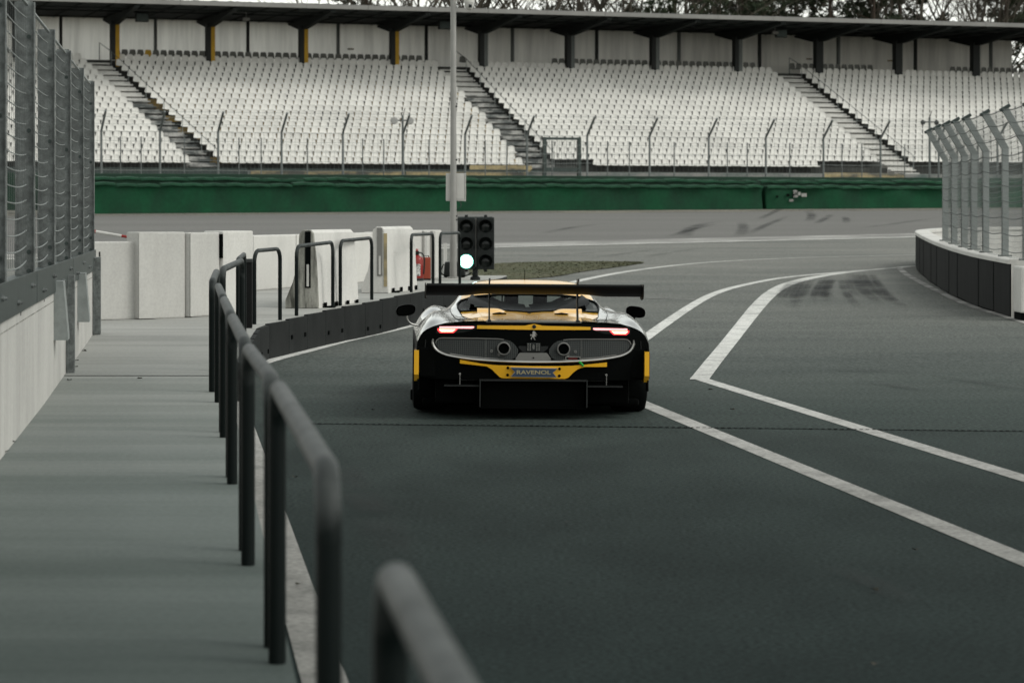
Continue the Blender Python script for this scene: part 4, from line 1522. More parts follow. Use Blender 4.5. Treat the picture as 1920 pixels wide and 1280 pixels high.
p = S(s_at(1487, -28.2), -28.16, 2.72)
for i in range(9):
    mb.box(p + SU * rn.gauss(0, .45) + Vector((0, 0, rn.gauss(0, .10))), (.35 * rn.random() + .1, .02, .10 + .1 * rn.random()), "paint_worn" if i < 5 else "gap_black", rz=SROT, bev=.004)
o = mb.build("torn_foil", None)
tag(o, "torn whitish foil stuck to the crumpled green barrier", "torn foil")

# low dark green wall that carries the far fence
mb = MB()
sbox(mb, SMIN - 6, 80, -25.9, -25.6, 1.9, 3.62, "green_dark", .02)
o = mb.build("fence_wall")
tag(o, "low dark green wall behind the tyre barrier, carrying the far fence", "wall")
TF = -25.75
ff = thing("track_fence", "far wire fence with bent topped posts in front of the grandstand seats", "fence", S(20, TF, 3.63))
fs = [s_at(px, TF) for px in (78, 190, 300, 409, 528, 643, 756, 872, 988, 1101, 1218, 1329, 1436, 1544, 1651, 1760, 1870)]
for i, s in enumerate(fs):
    mb = MB()
    z0, z1, z2 = 3.61, 5.62, 6.50
    mb.tube([S(s, TF, z0), S(s, TF, z1), S(s + .04, TF - .95, z2)], .058, "pillar_grey", 8)
    wpart(mb, "post", ff, smooth=40)
for i in range(len(fs) - 1):
    for u in ((.33, .68) if i % 2 else (.42,)):
        s = fs[i] + (fs[i + 1] - fs[i]) * u
        mb = MB()
        mb.tube([S(s, TF + .05, 3.61), S(s, TF + .05, 5.35)], .03, "galv", 6)
        wpart(mb, "stay", ff)
    mb = MB()
    a, b = fs[i], fs[i + 1]
    for z in (3.8, 4.25, 4.7, 5.15, 5.6): mb.tube([S(a, TF - .06, z), S((a + b) / 2, TF - .06, z - .03), S(b, TF - .06, z)], .012, "wire", 4)
    for q in (.35, .7, 1.0): mb.tube([S(a, TF - .95 * q, 5.62 + .88 * q), S((a + b) / 2, TF - .95 * q, 5.60 + .88 * q), S(b, TF - .95 * q, 5.62 + .88 * q)], .010, "wire", 4)
    for k in range(1, 14):
        s = a + (b - a) * k / 14
        mb.tube([S(s, TF - .05, 3.65), S(s, TF - .05, 5.6)], .005, "wire_dim", 3, cap=False)
    wpart(mb, "wire_panel", ff)
# steel gate frame standing before the second stair
s0, s1 = s_at(1021, -6), s_at(1086, -6)
gt = thing("steel_gate", "grey steel gate frame at the foot of the second stair", "gate", S((s0 + s1) / 2, -6, zg(146)))
mb = MB()
for s in (s0, s1): sbox(mb, s - .09, s + .09, -6.1, -5.85, 2.4, 6.15, "channel_steel")
wpart(mb, "gate_post", gt)
mb = MB()
sbox(mb, s0 + .095, s1 - .095, -6.08, -5.87, 6.0, 6.14, "channel_steel")
sbox(mb, s0 + .095, s1 - .095, -6.08, -5.87, 4.25, 4.40, "channel_steel")
wpart(mb, "crossbar", gt)
mb = MB()
for k in range(1, 14):
    s = s0 + (s1 - s0) * k / 14
    mb.tube([S(s, -5.97, 4.4), S(s, -5.97, 5.95)], .012, "wire", 4)
wpart(mb, "gate_bars", gt)
for px, py, lb in ((755, 226, "twin headed floodlight above the far fence, left of the mast"), (1743, 229, "twin headed floodlight above the far fence, beside the cranked posts")):
    s = s_at(px, TF + .5)
    p = S(s, TF + .5, 0)
    zz = H - (py - HY) / F * p.y
    o = thing("floodlight", lb, "floodlight", S(s, TF + .5, 2.4))
    b = o.location
    mb = MB()
    mb.tube([p + Vector((0, 0, 2.42)) - b, p + Vector((0, 0, zz + .25)) - b], .06, "pillar_grey", 8)
    mb.box(p + Vector((0, 0, zz)) - b, (.9, .07, .07), "pillar_dark", rz=SROT)
    mb.tube([p + Vector((0, 0, zz + .2)) - b, p + Vector((.12, 0, zz + .6)) - b], .02, "pillar_dark", 5)
    mb.build("pole", o, smooth=40)
    for dx in (-.42, .38):
        mb = MB()
        M = Matrix.Translation(p + SU * dx + Vector((0, -.1, zz - .05)) - b) @ Matrix.Rotation(R(70), 4, 'X') @ Matrix.Scale(1, 4)
        k_ = 1 if px < 1000 else .7
        mb.lathe([(r_ * k_, h_ * k_) for r_, h_ in [(0, -.16), (.09, -.13), (.17, 0), (.19, .09), (.17, .10), (0, .08)]], "pole_grey" if px < 1000 else "pillar_dark", 14, M)
        mb.build("lamp_head", o, smooth=40)


# ================================================================== TREES BEHIND THE STAND
def bare_tree(seed, h_):
    rn = random.Random(seed)
    mb = MB()
    def grow(p, d, L, r, lev):
        n = 3 if lev < 3 else 2
        pts, q, dd = [p], p.copy(), d.copy()
        for i in range(n):
            dd = (dd + Vector((rn.gauss(0, .13), rn.gauss(0, .13), rn.gauss(.05, .08)))).normalized()
            q = q + dd * L / n
            pts.append(q.copy())
        mb.tube(pts, [r * (1 - .55 * i / n) for i in range(n + 1)], "bark", 5 if lev < 2 else 3, cap=False)
        if lev >= 5: return
        kids = rn.randint(2, 4) if lev < 4 else 2
        if lev == 0: kids = 6
        for k in range(kids):
            u = .35 + .65 * (k + rn.random() * .6) / kids
            idx = min(n - 1, int(u * n))
            base = pts[idx].lerp(pts[idx + 1], u * n - idx if u < 1 else 1)
            a = rn.random() * 6.283
            out = Vector((math.cos(a), math.sin(a), 0))
            nd = (dd * .75 + out * (.75 if lev else .6) + Vector((0, 0, .25))).normalized()
            grow(base, nd, L * (.62 + .2 * rn.random()), r * (.42 + .1 * rn.random()), lev + 1)
    grow(Vector((0, 0, 0)), Vector((0, 0, 1)), h_ * .52, .24, 0)
    return mb
def pine(seed, h_):
    rn = random.Random(seed)
    t, c = MB(), MB()
    lean = Vector((rn.gauss(0, .4), rn.gauss(0, .4), 0))
    P_ = [Vector((0, 0, 0)), Vector((0, 0, h_ * .5)) + lean * .4, Vector((0, 0, h_)) + lean]
    t.tube([P_[0], P_[1], P_[2]], [.26, .17, .03], "bark_pine", 7)
    for i in range(44):
        u = .42 + .57 * rn.random()
        p = P_[0].lerp(P_[2], u)
        a = rn.random() * 6.283
        L = (1.05 - u) * h_ * .30 + .5
        d = Vector((math.cos(a), math.sin(a), .25 + rn.random() * .3)).normalized()
        e = p + d * L
        t.tube([p, p.lerp(e, .5) + Vector((0, 0, -.1)), e], [.05, .03, .012], "bark_pine", 4, cap=False)
        for k in range(13):
            q = p.lerp(e, .35 + .65 * rn.random()) + Vector((rn.gauss(0, .32), rn.gauss(0, .32), rn.gauss(.1, .22)))
            for w_ in range(20):
                dd = Vector((rn.gauss(0, 1), rn.gauss(0, 1), rn.gauss(.35, .8))).normalized()
                x = dd.cross(Vector((rn.gauss(0, 1), rn.gauss(0, 1), rn.gauss(0, 1)))).normalized() * .045
                f_ = q + dd * (.24 + .28 * rn.random())
                c.poly([q - x, q + x, f_], "needles")
    return t, c
bare = [bare_tree(s, h_) for s, h_ in ((21, 24), (22, 26), (23, 23))]
bare_me = [b.mesh("bare_tree_trunk", fix=False) for b in bare]
def ivy(seed):
    rn = random.Random(seed)
    mb = MB()
    for k in range(60):
        ce = Vector((rn.gauss(0, 1.1), rn.gauss(0, 1.1), 8 + 9 * rn.random()))
        for w_ in range(45):
            q = ce + Vector((rn.gauss(0, .4), rn.gauss(0, .4), rn.gauss(0, .4)))
            x = Vector((rn.gauss(0, 1), rn.gauss(0, 1), rn.gauss(0, 1))).normalized() * .09
            y = Vector((rn.gauss(0, 1), rn.gauss(0, 1), rn.gauss(0, 1))).normalized() * .09
            mb.poly([q - x, q + y, q + x], "ivy_leaf")
    return mb.mesh("ivy", fix=False)
ivy_me = ivy(4)
pines = [pine(s, h_) for s, h_ in ((31, 23), (32, 25), (33, 21))]
pine_me = [(a.mesh("pine_trunk", fix=False), b.mesh("pine_crown", fix=False)) for a, b in pines]
rn = random.Random(19)
def place_tree(px, t, kind, v, label, iv=False, sc=1.0):
    s = s_at(px, t)
    p = S(s, t, 2.4)
    grp = "bare trees behind the grandstand" if kind == "bare" else "pine trees behind the grandstand"
    o = thing("bare_tree" if kind == "bare" else "pine_tree", label, "tree", p, rn.random() * 6.28, grp)
    o.scale = (sc, sc, sc)
    parts = [("trunk", bare_me[v])] if kind == "bare" else [("trunk", pine_me[v][0]), ("crown", pine_me[v][1])]
    if iv: parts.append(("ivy", ivy_me))
    for nm, me in parts:
        c = bpy.data.objects.new(nm, me)
        COL.objects.link(c)
        c.parent = o
tl = [(620, 26, "bare", 0), (690, 31, "pine", 1), (735, 24, "bare", 1), (790, 28, "bare", 2), (840, 25, "bare", 0), (905, 27, "bare", 1), (950, 24, "bare", 2), (1000, 29, "bare", 0),
      (1045, 25, "bare", 1), (1092, 28, "bare", 2), (1130, 24, "bare", 0), (1175, 30, "bare", 1), (1215, 26, "bare", 2, True), (1262, 24, "pine", 0), (1300, 28, "bare", 1),
      (1345, 25, "bare", 0), (1390, 27, "pine", 1), (1425, 24, "pine", 2), (1470, 28, "pine", 0), (1530, 30, "bare", 2), (1560, 25, "pine", 1), (1600, 28, "bare", 0), (1640, 24, "pine", 2), (1690, 27, "pine", 0),
      (1735, 25, "bare", 1), (1770, 28, "bare", 2), (1815, 25, "bare", 0), (1850, 30, "bare", 1), (1885, 24, "pine", 1), (1908, 26, "bare", 2), (1930, 29, "pine", 2),
      (815, 41, "bare", 2), (1085, 43, "pine", 0), (1235, 37, "bare", 0), (1325, 39, "pine", 2),
      (1410, 41, "pine", 0), (1450, 37, "pine", 1), (1500, 40, "pine", 2), (1665, 41, "pine", 1), (1830, 38, "bare", 1), (1868, 41, "pine", 2)]
tl.sort()
posd = lambda px: "above the roof, %s" % ("left of the mast" if px < 850 else "near the mast" if px < 1000 else "over the second stair" if px < 1150 else "over the middle seat block" if px < 1420 else "over the third stair" if px < 1600 else "over the right seat block" if px < 1800 else "at the right edge")
cnt = {}
words = ["first", "second", "third", "fourth", "fifth", "sixth", "seventh", "eighth", "ninth", "tenth"]
for q in tl:
    k = ("leafless tree" if q[2] == "bare" else "dark pine", posd(q[0]))
    cnt[k] = cnt.get(k, 0) + 1
tot = dict(cnt)
cnt = {}
for q in tl:
    k = ("leafless tree" if q[2] == "bare" else "dark pine", posd(q[0]))
    cnt[k] = cnt.get(k, 0) + 1
    lb = ("ivy clad leafless tree " + k[1]) if len(q) > 4 else (("%s %s %s" % (words[cnt[k] - 1], k[0], k[1]) + " from the left") if tot[k] > 1 else "%s %s" % k)
    place_tree(q[0], q[1], q[2], q[3], lb, len(q) > 4, .95 + .12 * rn.random())
# ================================================================== THE RACE CAR
car = thing("race_car", "yellow, grey and black racing coupe seen from behind, its tail lamps lit on the lane", "racing car", (.149, 22.4, .002), 0)
car.rotation_euler = (0, R(.5), R(1.6))
YB = -.95
def bend(x): return .11 * x * x
def fas(x, z, off=0.0): return Vector((x, YB + bend(x) - off + max(0, .5 - z) * .12, z))
def crv(kn):
    """smooth interpolation of (x, value) knots"""
    def f(x):
        if x <= kn[0][0]: return kn[0][1]
        if x >= kn[-1][0]: return kn[-1][1]
        for i in range(len(kn) - 1):
            (a, fa), (b, fb) = kn[i], kn[i + 1]
            if x <= b:
                def sl(k):
                    if k == 0: return (kn[1][1] - kn[0][1]) / (kn[1][0] - kn[0][0])
                    if k == len(kn) - 1: return (kn[-1][1] - kn[-2][1]) / (kn[-1][0] - kn[-2][0])
                    s0 = (kn[k][1] - kn[k - 1][1]) / (kn[k][0] - kn[k - 1][0])
                    s1 = (kn[k + 1][1] - kn[k][1]) / (kn[k + 1][0] - kn[k][0])
                    return 0 if s0 * s1 < 0 else 2 * s0 * s1 / (s0 + s1) if s0 + s1 else 0
                h = b - a
                t = (x - a) / h
                m0, m1 = sl(i) * h, sl(i + 1) * h
                return fa * (2 * t**3 - 3 * t * t + 1) + m0 * (t**3 - 2 * t * t + t) + fb * (-2 * t**3 + 3 * t * t) + m1 * (t**3 - t * t)
    return f
def lin(kn): return lambda x: lerps(kn, x)
def strip(mb, x0, x1, top, bot, off, m, n=24, thick=.012, back=None):
    """a panel on the tail: x-monotone outline, following the tail's curve, `off` proud"""
    up, lo = [], []
    for i in range(n + 1):
        x = x0 + (x1 - x0) * i / n
        a, b = top(x), bot(x)
        if a < b: a = b = (a + b) / 2
        up.append(fas(x, a, off)); lo.append(fas(x, b, off))
    mid = [u.lerp(l, .5) for u, l in zip(up, lo)]
    for q in range(n + 1): mid[q] = fas(mid[q].x, mid[q].z, off)
    d = Vector((0, thick, 0))
    mb.grid([[p + d for p in up], up, mid, lo, [p + d for p in lo]], m)
    mb.poly([up[0], mid[0], lo[0], lo[0] + d, up[0] + d], m)
    mb.poly([up[-1], up[-1] + d, lo[-1] + d, lo[-1], mid[-1]], m)

ST = {  # station y: profile (x, z) from the centre line outwards
 -.95: [(0, .822), (.2, .823), (.41, .823), (.60, .816), (.74, .800), (.86, .765), (.935, .715), (.975, .64)],
 -.72: [(0, .826), (.2, .827), (.41, .824), (.58, .814), (.70, .812), (.84, .822), (.935, .755), (.985, .66)],
 -.40: [(0, .834), (.2, .836), (.41, .830), (.55, .812), (.66, .812), (.83, .846), (.94, .775), (.995, .68)],
 .00: [(0, .842), (.2, .856), (.41, .858), (.55, .840), (.68, .832), (.825, .862), (.94, .785), (1.005, .70)],
 .20: [(0, .858), (.2, .868), (.41, .868), (.57, .862), (.69, .846), (.82, .862), (.935, .785), (1.005, .70)],
 .60: [(0, .965), (.26, .962), (.46, .948), (.60, .918), (.70, .866), (.81, .846), (.925, .77), (.995, .68)],
 1.00: [(0, 1.078), (.28, 1.073), (.47, 1.050), (.59, .985), (.70, .875), (.80, .81), (.92, .74), (.985, .64)],
 1.30: [(0, 1.113), (.28, 1.108), (.46, 1.085), (.56, 1.020), (.68, .875), (.79, .775), (.91, .71), (.97, .6)],
 1.70: [(0, 1.108), (.28, 1.102), (.45, 1.080), (.545, 1.02), (.68, .865), (.80, .755), (.93, .70), (1.01, .60)],
 2.10: [(0, .965), (.28, .958), (.48, .935), (.60, .890), (.71, .815), (.82, .765), (.95, .72), (1.035, .60)],
 2.45: [(0, .80), (.28, .80), (.5, .79), (.62, .785), (.73, .79), (.84, .815), (.95, .76), (1.04, .62)],
 2.75: [(0, .70), (.28, .71), (.5, .725), (.62, .76), (.73, .80), (.84, .82), (.95, .755), (1.03, .60)],
 3.20: [(0, .58), (.28, .585), (.5, .595), (.62, .61), (.72, .62), (.82, .61), (.92, .56), (.98, .48)],
 3.55: [(0, .46), (.28, .46), (.48, .455), (.58, .45), (.68, .44), (.77, .42), (.85, .385), (.89, .34)],
 3.72: [(0, .36), (.26, .36), (.44, .355), (.54, .35), (.62, .34), (.70, .325), (.77, .30), (.80, .27)],
}
ys_ = sorted(ST)
PX = [[crv([(y, ST[y][j][0]) for y in ys_]) for j in range(8)], [crv([(y, ST[y][j][1]) for y in ys_]) for j in range(8)]]
def zbot(y):
    def arch(c, rad, base):
        d = abs(y - c)
        return base if d > rad else max(base, math.sqrt(rad * rad - d * d) * .98 + .30)
    base = lerps([(-.95, .33), (-.45, .34), (.42, .09), (2.2, .09), (3.0, .16), (3.72, .14)], y)
    return max(arch(0, .40, base), arch(2.6, .39, base))
NS = 6
def prof(y):
    P_ = [(PX[0][j](y), PX[1][j](y)) for j in range(8)]
    cx = crv([(j, p[0]) for j, p in enumerate(P_)])
    cz = crv([(j, p[1]) for j, p in enumerate(P_)])
    out = [(cx(j / NS), cz(j / NS)) for j in range(7 * NS + 1)]
    x7, z7 = P_[7]
    zb = min(zbot(y), z7 - .02)
    for t in (.25, .5, .75, 1.0):
        out.append((x7 + .012 * math.sin(t * math.pi) - .02 * t * t, z7 + (zb - z7) * t))
    out.append((x7 - .10, zb + .005))
    return out
yy = sorted(set([-.95 + i * .05 for i in range(94)] + [.15, .70, 1.05, 1.70, 2.40]))
yy = [y for y in yy if y <= 3.72]
def bpt(y, x, z):
    f = max(0.0, min(1.0, (-.35 - y) / .6))
    return Vector((x, y + bend(x) * f, z))
profs = [[bpt(y, x, z) for x, z in prof(y)] for y in yy]
NP = len(profs[0])
regs = {k: MB() for k in ("bodywork", "engine_cover", "rear_window", "roof_panel", "windscreen", "side_window")}
RM = {"bodywork": "paint_grey", "engine_cover": "paint_yellow", "rear_window": "car_glass", "roof_panel": "paint_yellow", "windscreen": "car_glass", "side_window": "car_glass_dark"}
def region(y, j):
    u = (j + .5) / NS
    edge = 3.15
    if y < -.88: return "bodywork"
    if y < .15 and u < (2.0 + 1.3 * min(1, (y + .9) / .8)): return "engine_cover"
    if .15 <= y < .70 and u < 3.3: return "rear_window"
    if .70 <= y < 1.70 and u < (2.8 if y > .95 else 2.95): return "roof_panel"
    if 1.70 <= y < 2.40 and u < 3.1: return "windscreen"
    if .95 <= y < 2.15 and 3.25 < u < 4.4 and not (1.05 < y < 1.2): return "side_window"
    return "bodywork"
for i in range(len(yy) - 1):
    ym = (yy[i] + yy[i + 1]) / 2
    for j in range(NP - 1):
        k = region(ym, j) if j < 7 * NS else "bodywork"
        m_ = RM[k]
        if k == "bodywork" and j >= 7 * NS: m_ = "paint_black"
        for sg in (1, -1):
            q = [profs[i][j], profs[i][j + 1], profs[i + 1][j + 1], profs[i + 1][j]]
            q = [Vector((p.x * sg, p.y, p.z)) for p in q]
            if sg < 0: q = q[::-1]
            regs[k].poly(q, m_)
def weld(mb):
    """merge the coincident corners so that shading runs smoothly"""
    key, idx, nv = {}, [], []
    for v in mb.v:
        k = (round(v[0], 5), round(v[1], 5), round(v[2], 5))
        if k not in key: key[k] = len(nv); nv.append(v)
        idx.append(key[k])
    mb.v = nv
    nf, nm = [], []
    for f_, m_ in zip(mb.f, mb.m):
        q = []
        for i in f_:
            if not q or q[-1] != idx[i]: q.append(idx[i])
        if len(q) > 1 and q[0] == q[-1]: q.pop()
        if len(q) >= 3: nf.append(tuple(q)); nm.append(m_)
    mb.f, mb.m = nf, nm
PARTS = {}
for k, mb in regs.items():
    weld(mb)
    PARTS[k] = mb.build(k, car, smooth=45)
tag(PARTS["roof_panel"], "yellow roof panel")
# black seal round the rear window and dark trim lines
mb = MB()
def surf(y, u):
    pr = prof(y)
    j = u * NS
    a = int(j)
    p, q = pr[a], pr[min(a + 1, len(pr) - 1)]
    return Vector((p[0] + (q[0] - p[0]) * (j - a), y, p[1] + (q[1] - p[1]) * (j - a)))
for sg in (1, -1):
    pts = [surf(.15, 0), surf(.15, 1), surf(.15, 2), surf(.15, 3), surf(.17, 3.3), surf(.4, 3.32), surf(.60, 3.28), surf(.685, 3.0), surf(.695, 2), surf(.695, 1), surf(.695, 0)]
    mb.tube([Vector((p.x * sg, p.y, p.z + .004)) for p in pts], .011, "carbon", 6)
mb.build("window_seal", car, smooth=60)
mb = MB()
for sg in (1, -1):
    for pts in ([surf(-.85, 2.05), surf(-.5, 2.7), surf(-.1, 3.35), surf(.15, 3.35)], [surf(-.6, 3.4), surf(-.3, 3.9), surf(.1, 4.0), surf(.5, 4.0)]):
        mb.tube([Vector((p.x * sg, p.y, p.z + .0005)) for p in pts], .003, "gap_black", 4)
    mb.tube([Vector((sg * (.33 - .12 * t), -.15 + .02 * t, .8535 - .0 * t)) for t in (0, .5, 1)], [.004, .014, .004], "carbon_matt", 6)
mb.build("panel_gap", car)
# yellow ridges at the foot of the rear window, black spine between them
mb = MB()
for sg in (1, -1):
    rows = []
    for i in range(15):
        x = .10 + .36 * i / 14
        hgt = .842 + .048 * (0.5 - .5 * math.cos(math.pi * min(1, i / 8)))
        rows.append([Vector((sg * x, .02, .84)), Vector((sg * x, .12, hgt - .004)), Vector((sg * x, .20, hgt)), Vector((sg * x, .34, hgt - .03))])
    mb.grid(rows, "paint_yellow")
mb.build("engine_ridge", car, smooth=60)
mb = MB()
for sg in (1, -1):
    rows = []
    for i in range(13):
        t = i / 12
        x = .02 + .52 * t
        z = .845 + .115 * t ** 1.3
        rows.append([Vector((sg * x, .10 + .22 * t, z - .03)), Vector((sg * x, .16 + .3 * t, z)), Vector((sg * x * .92, .5 + .3 * t, z + .035)), Vector((sg * x * .9, .9, .90 + .06 * t))])
    mb.grid(rows, "carbon")
mb.grid([[Vector((-.12, .08, .838)), Vector((0, .07, .848)), Vector((.12, .08, .838))], [Vector((-.06, .5, .87)), Vector((0, .5, .885)), Vector((.06, .5, .87))], [Vector((-.06, 1.0, .86)), Vector((0, 1.0, .87)), Vector((.06, 1.0, .86))]], "carbon")
mb.build("engine_cowl", car, smooth=60)
# cabin
mb = MB()
mb.box((0, 1.45, .50), (1.30, 1.9, .50), "carbon_matt", bev=.04)
mb.box((0, 1.0, .80), (1.10, .10, .14), "carbon_matt")
mb.box((0, 2.25, .74), (1.20, .40, .08), "carbon_matt", bev=.03)
mb.build("cabin_tub", car)
mb = MB()
for x in (-.50, .50):
    mb.tube([(x, .9, .72), (x * .98, 1.05, 1.0), (x * .9, 1.25, 1.065), (x * .9, 1.65, 1.055), (x * 1.15, 2.25, .82)], .022, "carbon_matt", 8)
    mb.tube([(x * .95, 1.1, 1.02), (x * .25, .95, .85)], .020, "carbon_matt", 8)
mb.tube([(-.45, 1.12, 1.045), (.45, 1.12, 1.045)], .022, "carbon_matt", 8)
mb.tube([(-.2, 1.9, .8), (-.2, 1.7, 1.06)], .008, "carbon_matt", 6)
mb.build("roll_cage", car, smooth=50)
for x in (-.13, .135):
    mb = MB()
    sg = 1 if x > 0 else -1
    mb.box((x, 1.22, .90), (.13, .12, .22), "seat_fabric", bev=.045)
    mb.box((x * 1.7, 1.3, .74), (.16, .2, .30), "seat_fabric", bev=.05)
    mb.build("head_restraint", car, smooth=50)

# ---- tail
tail_top = crv([(-.99, .52), (-.975, .625), (-.935, .700), (-.86, .750), (-.74, .786), (-.60, .803), (-.41, .812), (0, .812), (.41, .812), (.60, .803), (.74, .786), (.86, .750), (.935, .700), (.975, .625), (.99, .52)])
mb = MB()
strip(mb, -.985, .985, tail_top, lin([(-.985, .34), (-.80, .33), (.80, .33), (.985, .34)]), .0, "paint_black", 80, .06)
mb.build("tail_panel", car, smooth=40)
for sg in (1, -1):
    mb = MB()                                     # body-side returns and the deep black recess behind the wheel
    mb.box((sg * .90, -.62, .47), (.16, .50, .26), "carbon_matt", bev=.02)
    mb.box((sg * .965, YB + .10, .42), (.012, .14, .36), "paint_black")
    mb.tube([fas(sg * .905, .66, .004), fas(sg * .915, .5, .004), fas(sg * .905, .36, .004)], .004, "carbon_edge", 5)
    mb.build("wheel_shroud", car)
mb = MB()
strip(mb, -.40, .40, crv([(-.4, .824), (0, .828), (.4, .824)]), crv([(-.4, .812), (0, .813), (.4, .812)]), .012, "alu_dark", 20, .05)
mb.build("deck_lip", car, smooth=40)
mb = MB()
strip(mb, -.475, .478, lin([(-.475, .785), (-.075, .786), (-.035, .796), (0, .801), (.035, .796), (.075, .786), (.478, .779)]), lin([(-.475, .757), (0, .752), (.478, .754)]), .011, "paint_yellow", 40, .014)
mb.build("light_strip", car, smooth=30)
mb = MB()
mb.lathe([(0, .014), (.012, .014), (.0165, .010), (.0165, 0)], "plastic_black", 18, Matrix.Translation(fas(0.003, .779, .008)) @ Matrix.Rotation(R(90), 4, 'X'))
mb.build("camera_eye", car, smooth=40)
for sg, dz in ((-1, 0.0), (1, -.006)):
    hb = MB()
    strip(hb, *( (-.815, -.480) if sg < 0 else (.480, .815)), lin([(-.815, .775), (-.48, .787), (.48, .787), (.815, .775)]), lin([(-.815, .712), (-.60, .722), (-.48, .752), (.48, .752), (.60, .722), (.815, .712)]), .004, "lens_dark", 16, .01)
    lamp = hb.build("tail_lamp", car)
    q = MB()
    X = lambda a, b: (min(a * sg, b * sg), max(a * sg, b * sg))
    strip(q, *X(.790, .50), lambda x: lerps([(.50, .776 + dz), (.79, .771 + dz)], abs(x)), lambda x: lerps([(.49, .768 + dz), (.515, .758 + dz), (.79, .756 + dz)], abs(x)), .010, "lamp_pink", 16, .008)
    q.build("light_bar", lamp)
    q = MB()
    strip(q, *X(.792, .655), lambda x: .7505 + dz, lambda x: lerps([(.655, .748 + dz), (.68, .728 + dz), (.775, .7265 + dz), (.792, .742 + dz)], abs(x)), .011, "lamp_hot", 16, .008)
    q.build("brake_light", lamp)
    q = MB()
    strip(q, *X(.806, .640), lambda x: .7555 + dz, lambda x: lerps([(.64, .747 + dz), (.67, .7185 + dz), (.785, .7165 + dz), (.806, .738 + dz)], abs(x)), .0075, "glow_red", 16, .006)  # dim glowing rim added as the brake light's red halo
    q.build("red_glow", lamp)
# grilles
def mir(kn): return [(-x, z) for x, z in kn][::-1]
GT = [(.130, .588), (.16, .632), (.20, .658), (.25, .668), (.30, .674), (.45, .676), (.76, .676), (.79, .672), (.812, .655), (.822, .632)]
GB = [(.130, .560), (.15, .520), (.19, .500), (.25, .500), (.40, .508), (.55, .520), (.70, .542), (.77, .565), (.80, .592), (.822, .626)]
for sg in (-1, 1):
    kt, kb = (GT, GB) if sg > 0 else (mir(GT), mir(GB))
    q = MB()
    strip(q, *((.13, .822) if sg > 0 else (-.822, -.13)), lin(kt), lin(kb), .006, "grille_mesh", 40, .01)
    gr = q.build("grille", car, smooth=30)
    q = MB()
    q.tube([fas(x * sg, z, .012) for x, z in GT[3:]], .0045, "alu_dark", 6)
    q.tube([fas(x * sg, z + .004, .012) for x, z in GB[3:7]], .0025, "alu", 5)
    q.tube([fas(sg * .40, .672, .012), fas(sg * .40, .515, .012)], .002, "alu_dark", 4)
    for bx, bz in ((.352, .572), (.29, .545)):
        q.lathe([(.005, .0), (.012, 0), (.012, .008), (.005, .008)], "alu_dark", 10, Matrix.Translation(fas(sg * bx, bz, .012)) @ Matrix.Rotation(R(90), 4, 'X'))
    q.build("grille_trim", gr, smooth=50)
    x = sg * .2505
    q = MB()
    M = Matrix.Translation(fas(x, .595, .012)) @ Matrix.Rotation(R(90), 4, 'X')
    q.lathe([(.036, -.12), (.044, -.10), (.044, .035), (.048, .042), (.055, .040), (.056, .030), (.056, -.01)], "alu_dark", 28, M)
    ex = q.build("exhaust", car, smooth=40)
    q = MB()
    q.lathe([(0, .004), (.0435, .004), (.0435, .036)], "gap_black", 24, M)
    q.build("bore", ex)
    q = MB()
    q.tube([fas(x, .595, .0) + Vector((math.cos(a) * .062, 0, math.sin(a) * .062)) for a in [k * math.pi / 12 for k in range(25)]], .003, "carbon_edge", 6)
    q.build("shroud_ring", ex, smooth=50)
q = MB()                                           # polished blade under the grilles
TRIM = [(.842, .668), (.848, .640), (.838, .608), (.815, .575), (.77, .548), (.70, .527), (.55, .506), (.40, .494), (.2, .486), (0, .483)]
band = [Vector((x, 0, z)) for x, z in TRIM]
full = [(-x, z) for x, z in TRIM] + [(x, z) for x, z in TRIM[::-1]][1:]
sm = smooth_path([Vector((x, 0, z)) for x, z in full], 2)
rows = []
for i, p in enumerate(sm):
    t = (sm[min(i + 1, len(sm) - 1)] - sm[max(i - 1, 0)]).normalized()
    nn = Vector((-t.z, 0, t.x))
    wv = .006 + .006 * min(1, min(i, len(sm) - 1 - i) / 6)
    rows.append([fas(p.x + nn.x * a * wv, p.z + nn.z * a * wv, o_) for a, o_ in ((-1, -.004), (-1, .014), (-.3, .026), (.5, .024), (1, .012), (1, -.004))])
q.grid(rows, "alu")
q.build("tail_blade", car, smooth=60)
q = MB()                                           # grey centre plate
strip(q, -.150, .146, lin([(-.150, .512), (-.118, .560), (.114, .560), (.146, .512)]), lin([(-.15, .494), (.146, .494)]), .009, "alu_dark", 24, .01)
strip(q, -.125, .121, lin([(-.125, .615), (.121, .615)]), lin([(-.125, .600), (-.085, .562), (.082, .562), (.121, .600)]), .006, "carbon_edge", 16, .01)
q.lathe([(0, .004), (.0065, .004), (.0065, 0)], "gap_black", 12, Matrix.Translation(fas(-.001, .518, .010)) @ Matrix.Rotation(R(90), 4, 'X'))
q.build("centre_plate", car, smooth=30)
q = MB()                                           # small square lamp with its dots
q.box(fas(0, .607, .010), (.114, .016, .074), "plastic_black", bev=.006)
rl = q.build("rain_lamp", car)
q = MB()
for cx_ in (-.047, -.029, .027, .045):
    for cz_ in (.632, .615, .598, .583):
        q.lathe([(0, .003), (.0042, .003), (.0042, 0)], "alu", 8, Matrix.Translation(fas(cx_, cz_, .0185)) @ Matrix.Rotation(R(90), 4, 'X'))
for cz_, w_ in ((.628, .012), (.618, .006), (.608, .012), (.602, .004), (.594, .012)): q.box(fas(-.001, cz_, .0195), (w_, .002, .003), "alu")
for x in (-.007, .005): q.box(fas(x, .609, .0195), (.0022, .002, .026), "alu")
q.build("lamp_dots", rl)
